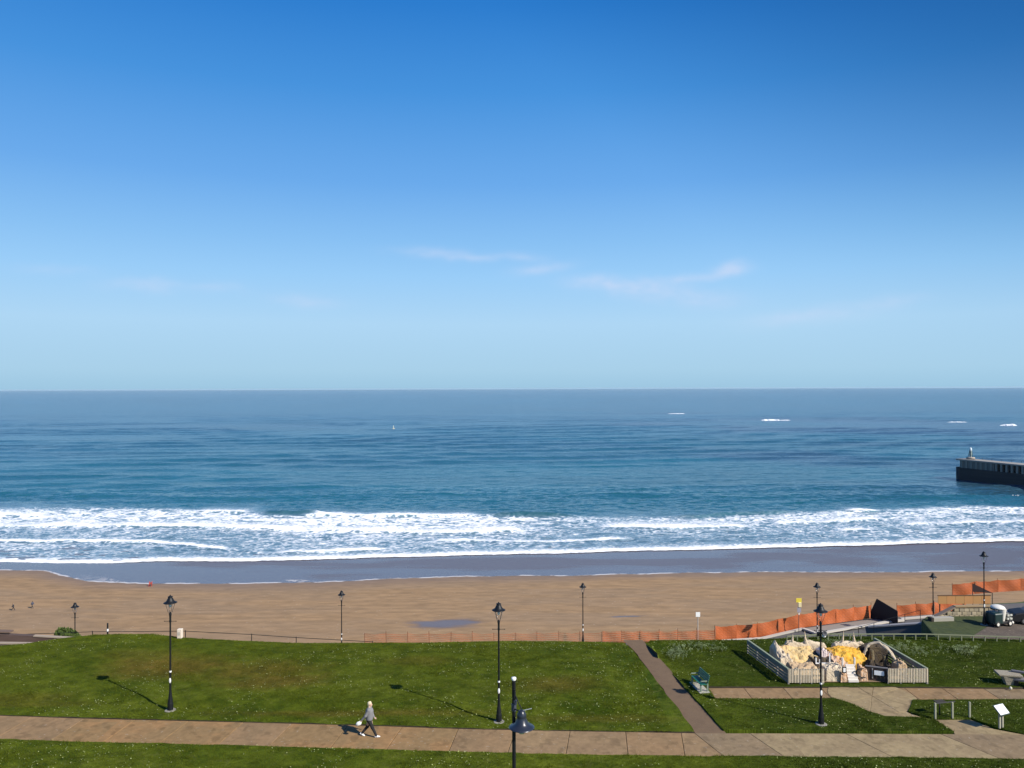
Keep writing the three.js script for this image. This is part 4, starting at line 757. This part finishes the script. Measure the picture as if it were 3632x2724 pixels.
{ // grey retaining wall with railing, terrace, stone wall
  const conc = new THREE.MeshStandardMaterial({ map: colourTexture(256, 256, (i, j) => mix3([.105, .105, .11], [.15, .15, .155], fbm(i * .04, j * .02, 5)), true), roughness: .95 });
  const w = thing('retaining_wall', 'grey concrete retaining wall below the right terrace', 'wall');
  part('wall', plank([33.6, -6.6, -74.4], [38.3, -5.4, -71.6], .35, 3.4), conc, w); part('coping', plank([33.5, -4.88, -74.4], [38.4, -3.66, -71.6], .5, .12), mat([.26, .25, .25], .9), w);
  const r = thing('wall_railing', 'thin dark railing beside the grey retaining wall', 'railing');
  const pr = []; for (let k = 0; k <= 7; k++) pr.push([lerp(27.8, 38.0, k / 7), lerp(-6.9, -4.2, k / 7), lerp(-73.4, -73.6, k / 7)]);
  pr.forEach((p, i) => { part('post', bar(p, [p[0], p[1] + 1.1, p[2]], .025, .025, 6), blackIron, r); if (i) part('rail', bar([pr[i - 1][0], pr[i - 1][1] + 1.08, pr[i - 1][2]], [p[0], p[1] + 1.08, p[2]], .02, .02, 6), blackIron, r); });
  // terrace: grass bank and tarmac
  const tg = new THREE.Shape([[33.6, 57.5], [60, 57.5], [60, 70.6], [37.2, 70.6], [36.2, 69.6], [34.6, 64]].map(([x, y]) => new THREE.Vector2(x, y)));
  const g = new THREE.ExtrudeGeometry(tg, { depth: 5, bevelEnabled: true, bevelSize: .15, bevelThickness: .1, bevelSegments: 2 }); g.rotateX(-Math.PI / 2); g.translate(0, -7.93, 0); { const p = g.attributes.position, uv = g.attributes.uv; for (let i = 0; i < p.count; i++) uv.setXY(i, p.getX(i) / 9, p.getZ(i) / 9); } g.clearGroups();
  struct('terrace_bank', g, new THREE.MeshStandardMaterial({ map: colourTexture(512, 512, (i, j) => mix3([.020, .034, .004], [.048, .060, .008], fbm(i * .03, j * .03, 5)).map((v) => v * (.7 + .5 * vn(i * .7, j * .7))), true), roughness: 1, bumpMap: soilNoise, bumpScale: .06 }));
  const ta = new THREE.Shape([[38.2, 62], [37.0, 64.2], [39.2, 66.2], [40.7, 67.6], [41.2, 69.0], [42.2, 70.3], [60, 70.3], [60, 62]].map(([x, y]) => new THREE.Vector2(x, y)));
  const tg2 = new THREE.ShapeGeometry(ta); tg2.rotateX(-Math.PI / 2); tg2.translate(0, -2.815, 0); { const p = tg2.attributes.position, uv = tg2.attributes.uv; for (let i = 0; i < p.count; i++) uv.setXY(i, p.getX(i) / 5, p.getZ(i) / 5); }
  struct('terrace_tarmac', tg2, concrete([.105, .085, .068], [.125, .10, .078], 9));
  // buff stone wall
  const sw = thing('stone_wall', 'buff stone wall stepping down behind the terrace grass', 'wall');
  const stones = [mat([.30, .25, .16], .95), mat([.36, .30, .20], .95), mat([.26, .22, .15], .95)];
  for (let row = 0; row < 4; row++) for (let k = 0; k < 11; k++) { const x = 38.3 + k * .44 + (row % 2) * .2, top = interp([[38.2, -2.95], [39.7, -2.18], [43.4, -2.12]], x), y = -3.25 + row * .3; if (y + .1 > top) continue; part('stone', box(.42, .28, .4 + .05 * ((k + row) % 2), x, y, -71.0 + .01 * (k % 3), 0, .03), stones[(k * 2 + row) % 3], sw); }
  part('coping', plank([38.0, -2.95, -71], [39.75, -2.06, -71], .5, .11), mat([.20, .15, .11], .9), sw); part('coping', plank([39.7, -2.05, -71], [43.5, -2.0, -71], .5, .11), mat([.27, .19, .10], .9), sw);
  const bs = thing('stone_block', 'low pale concrete block ending the grey retaining wall', 'block', [37.7, -2.83, -69.3], .1); part('block', box(1.9, .34, .5, 0, .15, 0, 0, .03), mat([.30, .28, .23], .9), bs); part('end_face', box(.25, .40, .52, -1.05, .14, 0, 0, .02), soilDark, bs);
  const ob = thing('site_board', 'ochre brown boarding behind the stone wall top', 'board', [41.3, -2.2, -72.2]); for (let k = 0; k < 6; k++) part('board', box(.78, .72, .04, -2 + k * .8, .40, 0), mat([.36 + .03 * (k % 2), .19, .065], .85), ob); part('top_edge', box(4.9, .06, .08, 0, .8, 0), mat([.10, .05, .02], .9), ob); for (const x of [-2.2, 0, 2.2]) part('post', box(.08, 3.4, .08, x, -1.4, -.07), soilDark, ob);
}
{ // small utility buggy: white cab and roof, dark green body, black rack
  const t = thing('utility_buggy', 'small white and dark green utility buggy on the terrace tarmac', 'buggy', [41.7, -2.815, -67.8], .25);
  const gr = mat([.012, .03, .028], .4), wh = mat([.66, .63, .55], .45), bk = mat([.012, .012, .012], .6);
  part('body', box(.95, 1.0, 1.1, -.45, .72, 0, 0, .18), gr, t);
  const roof = new THREE.SphereGeometry(1, 20, 12, 0, 6.3, 0, Math.PI / 2); roof.scale(.55, .26, .6); roof.translate(-.05, 1.52, 0); part('roof', merge([roof, lathe([[0, 1.5], [.56, 1.5], [.57, 1.53], [.5, 1.56]], 20).translate(-.03, 0, 0)]), wh, t);
  const cab = new THREE.CylinderGeometry(.34, .20, 1.0, 18); cab.translate(.1, .98, .28); part('cab_front', cab, wh, t);
  part('screen', box(.5, .1, .5, -.4, 1.44, .05, 0, .03), bk, t);
  part('chassis', box(1.9, .22, 1.0, .05, .34, 0, 0, .05), bk, t);
  for (const [y, x] of [[.62, .58], [.62, .92], [.92, .92], [.92, .62]]) part('crate', box(.26, .18, .5, x, y, .2, 0, .04), mat([.40, .40, .34], .6), t);
  part('rack', merge([box(.04, .7, .04, .45, .75, .45), box(.04, .7, .04, 1.08, .75, .45), box(.68, .04, .04, .76, 1.08, .45), box(.68, .04, .6, .76, .48, .2)]), bk, t);
  for (const [x, z] of [[-.55, .5], [.72, .5], [-.55, -.5], [.72, -.5]]) { const w = part('wheel', new THREE.TorusGeometry(.19, .075, 8, 18).translate(x, .27, z), bk, t); part('hub', new THREE.CylinderGeometry(.13, .13, .1, 14).rotateX(Math.PI / 2).translate(x, .27, z), wh, w); }
  part('headlamp', new THREE.SphereGeometry(.13, 12, 8).translate(.95, .32, .5), wh, t);
}
{ // black car cut by the right edge of the frame
  const t = thing('parked_car', 'black car at the right edge behind the buggy', 'car', [45.5, -2.815, -68.4], Math.PI - .25);
  const paint = new THREE.MeshPhysicalMaterial({ color: new THREE.Color().setRGB(.006, .006, .007), roughness: .6, clearcoat: .15, clearcoatRoughness: .3 });
  const sh = new THREE.Shape([[-2.1, .28], [-2.15, .7], [-1.9, .95], [-1.5, 1.05], [1.2, .98], [1.95, .82], [2.15, .6], [2.12, .28]].map(([x, y]) => new THREE.Vector2(x, y)));
  const g = new THREE.ExtrudeGeometry(sh, { depth: 1.5, bevelEnabled: true, bevelSize: .1, bevelThickness: .12, bevelSegments: 3 }); g.translate(0, 0, -.75); part('body', g, paint, t);
  const c = new THREE.Shape([[-1.7, 1.02], [-1.1, 1.48], [.3, 1.5], [1.1, 1.0]].map(([x, y]) => new THREE.Vector2(x, y))); const cg = new THREE.ExtrudeGeometry(c, { depth: 1.2, bevelEnabled: true, bevelSize: .06, bevelThickness: .1, bevelSegments: 3 }); cg.translate(0, 0, -.6); part('cabin', cg, paint, t);
  const wsd = plank([.36, 1.53, 0], [1.16, 1.06, 0], 1.2, .03); part('windscreen', wsd, mat([.10, .095, .09], .45), t);
  for (const [x, z] of [[-1.3, .82], [1.3, .82], [-1.3, -.82], [1.3, -.82]]) { const w = part('wheel', new THREE.TorusGeometry(.24, .09, 8, 20).translate(x, .33, z), mat([.012, .012, .012], .9), t); part('rim', new THREE.CylinderGeometry(.17, .17, .12, 16).rotateX(Math.PI / 2).translate(x, .33, z), mat([.3, .3, .3], .4, { metalness: .6 }), w); }
  for (const z of [-.6, .6]) part('headlight', box(.08, .14, .34, 2.2, .68, z, 0, .03), mat([.6, .6, .6], .15), t);
}

// ---------------------------------------------------------------- people
function sdfMesh(bones, centre, half, res, blend) {   // bones: [ax,ay,az, ra, bx,by,bz, rb]
  const mc = new MarchingCubes(res, new THREE.MeshBasicMaterial(), false, false, 60000); mc.isolation = 0;
  const hs = res / 2;
  for (let k = 0; k < res; k++) for (let j = 0; j < res; j++) for (let i = 0; i < res; i++) {
    const x = centre[0] + (i - hs) / hs * half, y = centre[1] + (j - hs) / hs * half, z = centre[2] + (k - hs) / hs * half;
    let d = 1e3;
    for (const b of bones) {
      const dx = b[4] - b[0], dy = b[5] - b[1], dz = b[6] - b[2], l2 = dx * dx + dy * dy + dz * dz || 1e-9;
      const t = clamp(((x - b[0]) * dx + (y - b[1]) * dy + (z - b[2]) * dz) / l2), sx = b[8] ?? 1;
      const e = Math.hypot(x - b[0] - dx * t, y - b[1] - dy * t, (z - b[2] - dz * t) / sx) - lerp(b[3], b[7], t);
      const h = Math.max(blend - Math.abs(d - e), 0) / blend; d = Math.min(d, e) - h * h * blend * .25;
    }
    mc.field[i + j * res + k * res * res] = -d;
  }
  mc.update();
  const n = mc.count, g = new THREE.BufferGeometry(), p = new Float32Array(n * 3), nn = new Float32Array(n * 3), uv = new Float32Array(n * 2);
  for (let i = 0; i < n; i++) for (let c = 0; c < 3; c++) { p[i * 3 + c] = mc.positionArray[i * 3 + c] * half + centre[c]; nn[i * 3 + c] = mc.normalArray[i * 3 + c]; }
  g.setAttribute('position', new THREE.BufferAttribute(p, 3)); g.setAttribute('normal', new THREE.BufferAttribute(nn, 3)); g.setAttribute('uv', new THREE.BufferAttribute(uv, 2));
  return g;
}
function B(a, ra, b, rb, s) { return [...a, ra, ...b, rb, s]; }
function handBones(w, dir, side) {     // wrist, finger direction, thumb side; five unequal curled fingers
  const D = V(dir).normalize(), S = V(side).normalize(), N = new THREE.Vector3().crossVectors(D, S).normalize(), W = V(w);
  const pt = (a, b, c) => W.clone().addScaledVector(D, a).addScaledVector(S, b).addScaledVector(N, c).toArray();
  const r = [B(pt(0, 0, 0), .026, pt(.05, .012, 0), .022), B(pt(.03, .02, 0), .018, pt(.085, .03, 0), .014), B(pt(.03, -.018, 0), .018, pt(.08, -.03, 0), .013)];
  [[.028, .072], [.010, .082], [-.010, .076], [-.028, .060]].forEach(([s, l]) => { r.push(B(pt(.085, s, 0), .0105, pt(.085 + l * .45, s, .006), .0095)); r.push(B(pt(.085 + l * .45, s, .006), .0095, pt(.085 + l * .78, s * .95, .03), .008)); });
  r.push(B(pt(.025, .03, .002), .014, pt(.06, .058, .012), .011)); r.push(B(pt(.06, .058, .012), .011, pt(.092, .062, .022), .009));
  return r;
}
function makePerson(label, J, pal, res, fine, group) {
  const t = thing('person', label, 'person', [0, 0, 0], 0, group);
  const skin = mat(pal.skin, .6);
  const body = [B(J.neck, .06, J.head, .055), B(J.hip, .13, J.chest, .15), B(J.hip, .12, J.kneeL, .06), B(J.hip, .12, J.kneeR, .06), B(J.kneeL, .058, J.ankL, .04), B(J.kneeR, .058, J.ankR, .04), B(J.shL, .055, J.elL, .042), B(J.shR, .055, J.elR, .042), B(J.elL, .04, J.wrL, .026), B(J.elR, .04, J.wrR, .026), B(J.chest, .12, J.neck, .06)];
  const list = [sdfMesh(body, [0, .88, 0], 1.0, res, .05)];
  const hd = J.head, headB = [B([hd[0] - .01, hd[1] + .05, hd[2]], .095, [hd[0] + .012, hd[1] + .035, hd[2]], .088, .86), B([hd[0] + .035, hd[1] - .04, hd[2]], .062, [hd[0] + .05, hd[1] - .075, hd[2]], .042, .9), B([hd[0] + .098, hd[1] + .02, hd[2]], .010, [hd[0] + .122, hd[1] - .012, hd[2]], .016), B([hd[0], hd[1] + .02, hd[2] + .078], .012, [hd[0] - .005, hd[1] - .015, hd[2] + .08], .012), B([hd[0], hd[1] + .02, hd[2] - .078], .012, [hd[0] - .005, hd[1] - .015, hd[2] - .08], .012), B([hd[0] + .088, hd[1] - .05, hd[2] - .02], .012, [hd[0] + .088, hd[1] - .05, hd[2] + .02], .012), B([hd[0] - .02, hd[1] - .06, hd[2]], .055, J.neck, .058)];
  list.push(sdfMesh(headB, [hd[0], hd[1], hd[2]], .24, fine, .025));
  if (fine > 40) { list.push(sdfMesh(handBones(J.wrL, J.hdL, [0.9, 0, .1]), J.wrL, .22, fine, .008)); list.push(sdfMesh(handBones(J.wrR, J.hdR, [0.9, 0, -.1]), J.wrR, .22, fine, .008)); }
  part('body', merge(list), skin, t);
  // clothing follows the body, a little larger
  part('jumper', sdfMesh([B(J.hip.map((v, i) => v + (i === 1 ? .03 : 0)), .185, J.chest, .195, 1.12), B(J.chest, .165, J.neck.map((v, i) => v - (i === 1 ? .05 : 0)), .085, 1.2), B(J.chest, .13, J.shL, .085), B(J.chest, .13, J.shR, .085), B(J.shL, .08, J.elL, .062), B(J.shR, .08, J.elR, .062), B(J.elL, .062, J.wrL, .045), B(J.elR, .062, J.wrR, .045)], [0, .98, 0], .72, res, .05), mat(pal.top, .9), t);
  part('trousers', sdfMesh([B(J.hip, .155, [J.hip[0], J.hip[1] - .06, 0], .15, 1.1), B([J.hip[0], J.hip[1] - .04, .08], .115, J.kneeL, .078), B([J.hip[0], J.hip[1] - .04, -.08], .115, J.kneeR, .078), B(J.kneeL, .076, J.ankL, .058), B(J.kneeR, .076, J.ankR, .058)], [0, .5, 0], .72, res, .045), mat(pal.legs, .9), t);
  for (const [a, pitch] of [[J.ankL, J.pitchL], [J.ankR, J.pitchR]]) { const c = Math.cos(pitch), s = Math.sin(pitch), pt = (u, v) => [a[0] + u * c - v * s, a[1] + u * s + v * c, a[2]]; part('shoe', sdfMesh([B(pt(-.06, -.045), .042, pt(.05, -.045), .045, 1.05), B(pt(.05, -.05), .042, pt(.16, -.06), .032, 1.15), B(pt(-.02, -.01), .045, pt(.04, -.03), .04)], pt(.05, -.04), .22, Math.max(20, Math.round(fine * .6)), .03), mat(pal.shoes, .55), t); }
  if (pal.hair) part('hair', sdfMesh([B([hd[0] - .03, hd[1] + .065, hd[2]], .094, [hd[0] - .005, hd[1] + .085, hd[2]], .086, .9), B([hd[0] - .055, hd[1] + .03, hd[2]], .07, [hd[0] - .06, hd[1] - .03, hd[2]], .055, 1.1)], [hd[0], hd[1], hd[2]], .24, fine, .02), mat(pal.hair, .75), t);
  return t;
}
const walk = { hip: [.02, .92, 0], chest: [.03, 1.30, 0], neck: [.02, 1.49, 0], head: [.05, 1.63, 0], shL: [.02, 1.42, .19], shR: [.02, 1.42, -.19], elL: [-.12, 1.14, .25], wrL: [-.32, .93, .23], elR: [.10, 1.13, -.25], wrR: [.20, .92, -.22], hdL: [-.6, -.8, 0], hdR: [.7, -.7, 0], kneeL: [.20, .50, .09], ankL: [.40, .10, .09], kneeR: [-.10, .48, -.09], ankR: [-.38, .13, -.09], pitchL: .14, pitchR: -.42 };
{
  const p = makePerson('person in a grey jumper and dark trousers walking along the concrete path', walk, { skin: [.52, .35, .25], top: [.17, .168, .172], legs: [.010, .010, .011], shoes: [.78, .76, .72], hair: [.62, .52, .33] }, 84, 52);
  p.position.set(-7.32, .0, -40.15); p.rotation.y = -.06;
  const b = thing('white_bag', 'white bag held in the walking person\'s hand', 'bag', [-7.32, 0, -40.15], -.06);
  const bg = new THREE.SphereGeometry(1, 20, 16); { const q = bg.attributes.position; for (let i = 0; i < q.count; i++) { const x = q.getX(i), y = q.getY(i), z = q.getZ(i), n = .85 + .3 * fbm(x * 2 + 5, y * 2 + z * 2, 3); q.setXYZ(i, x * .15 * n, y * .10 * n, z * .08 * n); } bg.computeVertexNormals(); } bg.rotateZ(.45); bg.translate(-.47, .75, .24);
  part('bag', bg, mat([.76, .77, .72], .6), b); part('handle', new THREE.TorusGeometry(.06, .008, 6, 16).rotateY(.3).translate(-.375, .84, .23), mat([.76, .77, .72], .6), b);
}
{
  const far = (label, x, z, turn, pal, flip) => { const p = makePerson(label, walk, pal, 40, 30, 'walkers on the beach'); p.position.set(x, SEA + .72, z); p.rotation.y = turn; return p; };
  far('tiny walker in black on the sand, nearer the left edge', -122.7, -193.9, .5, { skin: [.4, .28, .2], top: [.03, .03, .035], legs: [.02, .02, .025], shoes: [.1, .1, .1], hair: [.05, .035, .02] });
  far('tiny walker in dark blue on the sand, the one further from the left edge', -119.1, -195.8, 2.8, { skin: [.4, .28, .2], top: [.05, .055, .08], legs: [.03, .03, .03], shoes: [.1, .1, .1], hair: [.06, .04, .02] });
}
{ // red beach chair at the water's edge
  const t = thing('beach_chair', 'tiny red folding chair standing at the edge of the wet sand', 'chair', [-100.6, SEA + .15, -219.3], .2);
  const red = mat([.40, .045, .03], .7);
  for (const x of [-.34, .34]) part('side_frame', merge([plank([x, 0, .35], [x, 1.35, -.35], .14, .1), plank([x, 0, -.35], [x, .6, .3], .1, .08)]), red, t);
  part('seat', box(.8, .1, .6, 0, .45, .0), mat([.09, .02, .012], .8), t); part('backrest', box(.62, .5, .06, 0, .85, -.2), mat([.30, .06, .05], .8), t);
}

// ---------------------------------------------------------------- pier with its beacon, buoy, breakers offshore
{
  const A = [264.4, -466.7], D = [.36, .933], Nn = [.933, -.36], L = 150, Wd = 9;       // runs towards the viewer and right
  const P = (s, w) => [A[0] + D[0] * s + Nn[0] * w, A[1] + D[1] * s + Nn[1] * w];
  const t = thing('pier', 'dark stone and timber pier reaching into the sea at right', 'pier');
  const darkStone = new THREE.MeshStandardMaterial({ map: colourTexture(256, 256, (i, j) => mix3([.016, .017, .020], [.035, .034, .034], fbm(i * .06, j * .1, 4)), true), roughness: .9 }), deckM = mat([.26, .24, .21], .9), pierWood = mat([.22, .20, .17], .9);
  const rot = Math.atan2(D[0], D[1]), seg = (s0, s1, w0, w1, y0, y1) => { const c = P((s0 + s1) / 2, (w0 + w1) / 2); return box(w1 - w0, y1 - y0, s1 - s0, c[0], (y0 + y1) / 2, c[1], rot); };
  part('base_wall', merge([seg(0, L, 0, Wd, SEA - 4, SEA + 7.2), lathe([[Wd / 2, -4], [Wd / 2, 7.15], [0, 7.15]], 20).translate(P(0, Wd / 2)[0], SEA, P(0, Wd / 2)[1])]), darkStone, t);
  part('deck', merge([seg(-2, L, -.3, Wd + .3, SEA + 11.4, SEA + 12.2)]), deckM, t);
  part('inner_wall', seg(.5, L, Wd - 2, Wd - .5, SEA + 7.2, SEA + 11.4), mat([.06, .058, .06], .9), t);
  part('head_block', seg(.2, 22, .4, Wd - .5, SEA + 7.2, SEA + 11.38), mat([.16, .14, .12], .9), t);
  for (let s = 1; s < L; s += 3.1) part('pile', seg(s, s + 1.15, .1, 1.2, SEA + 7.2, SEA + 11.39), pierWood, t);
  for (let s = 2; s < L; s += 6) part('rail_post', seg(s, s + .12, Wd - .2, Wd - .05, SEA + 12.2, SEA + 13.3), blackIron, t);
  part('rail', seg(0, L, Wd - .18, Wd - .08, SEA + 13.2, SEA + 13.3), blackIron, t);
  const c = P(4, Wd / 2), b = thing('pier_beacon', 'small pale lattice beacon on the end of the pier', 'beacon', [c[0], SEA + 12.2, c[1]]);
  part('plinth', lathe([[0, 0], [2.4, 0], [2.3, 1.2], [1.5, 1.3], [0, 1.3]], 8), mat([.34, .29, .24], .9), b);
  const legs = []; for (let k = 0; k < 4; k++) { const a = k * 1.571 + .4; legs.push(bar([Math.cos(a) * 1.3, 1.2, Math.sin(a) * 1.3], [Math.cos(a) * .6, 5.2, Math.sin(a) * .6], .14, .10, 6)); } part('tower_legs', merge(legs.concat([lathe([[.95, 2.6], [1.0, 2.7], [.95, 2.8]], 12), lathe([[.8, 3.8], [.85, 3.9], [.8, 4.0]], 12)])), mat([.06, .10, .09], .6), b);
  part('cabin', lathe([[.5, 1.3], [.7, 3.4], [.6, 5.1]], 10), mat([.26, .32, .30], .7), b);
  part('lantern', lathe([[0, 5.1], [.8, 5.15], [.75, 5.3], [.6, 6.2], [.7, 6.3], [.4, 6.7], [0, 7]], 12), mat([.60, .66, .68], .4), b);
}
{
  const t = thing('buoy', 'tiny pale buoy floating far out on the open sea', 'buoy', [-161.6, SEA, -1073.9]);
  part('float', lathe([[0, -.5], [1.6, -.2], [1.8, .4], [1.2, .8], [0, .9]], 14), mat([.5, .48, .35], .6), t); part('mast', lathe([[.35, .8], [.25, 3.2], [.5, 3.3], [.45, 4], [0, 4.3]], 10), mat([.62, .6, .45], .6), t);
  const gull = thing('seabird', 'white gull flying low over the sea below the pier', 'bird', [248.0, SEA + 1.2, -389]);
  const w = new THREE.BufferGeometry(); w.setAttribute('position', new THREE.Float32BufferAttribute([0, 0, -.2, 0, 0, .25, -1.2, .35, .1, 0, 0, .25, 0, 0, -.2, 1.2, .35, .1, -1.2, .35, .1, -1.9, .1, .3, -.7, .2, .22, 1.2, .35, .1, .7, .2, .22, 1.9, .1, .3], 3)); w.computeVertexNormals();
  const gb = new THREE.SphereGeometry(.22, 10, 8); gb.scale(.8, .8, 2.4); part('body', gb, mat([.75, .75, .75], .8), gull); part('wings', w, mat([.6, .62, .65], .8, { side: THREE.DoubleSide }), gull);
}
{ // white water breaking over rocks far offshore: low crested ridges of foam
  const foamM = mat([.78, .79, .80], .95);
  const breaker = (label, x, z, len, wid, h) => {
    const t = thing('breaking_wave', label, 'wave', [x, SEA, z], 0, 'waves breaking offshore');
    const g = gridMesh(60, 10, (u, v) => { const n = fbm(u * 12 + x, 3, 3), e = Math.sin(Math.PI * u) ** .6 * (.45 + .9 * n); return [(u - .5) * len, -.25 + Math.sin(Math.PI * v) * h * e * 1.2 + (fbm(u * 30 + x, v * 4, 2) - .5) * .4 * e, (v - .5) * wid * e + (n - .5) * 3]; }, (p) => [p[0], p[2]]);
    part('crest', g, foamM, t);
  };
  breaker('largest white wave breaking far out, left of the pier head', 428, -1305, 34, 9, 2.2);
  breaker('thin white wave just right of the largest offshore breaker', 452, -1305, 18, 5, 1.2);
  breaker('thin white wave far out above the pier head', 688, -1220, 34, 5, 1.0);
  breaker('short white wave far out above the pier deck at the right edge', 701, -1113, 26, 9, 2.0);
  breaker('faint whitecap far out near the middle of the horizon', 345, -1650, 40, 6, 1.0);
}
scene.fog = new THREE.FogExp2(new THREE.Color(.70, .87, 1), 1.6e-5);
console.log('all built');
renderer.render(scene, camera);
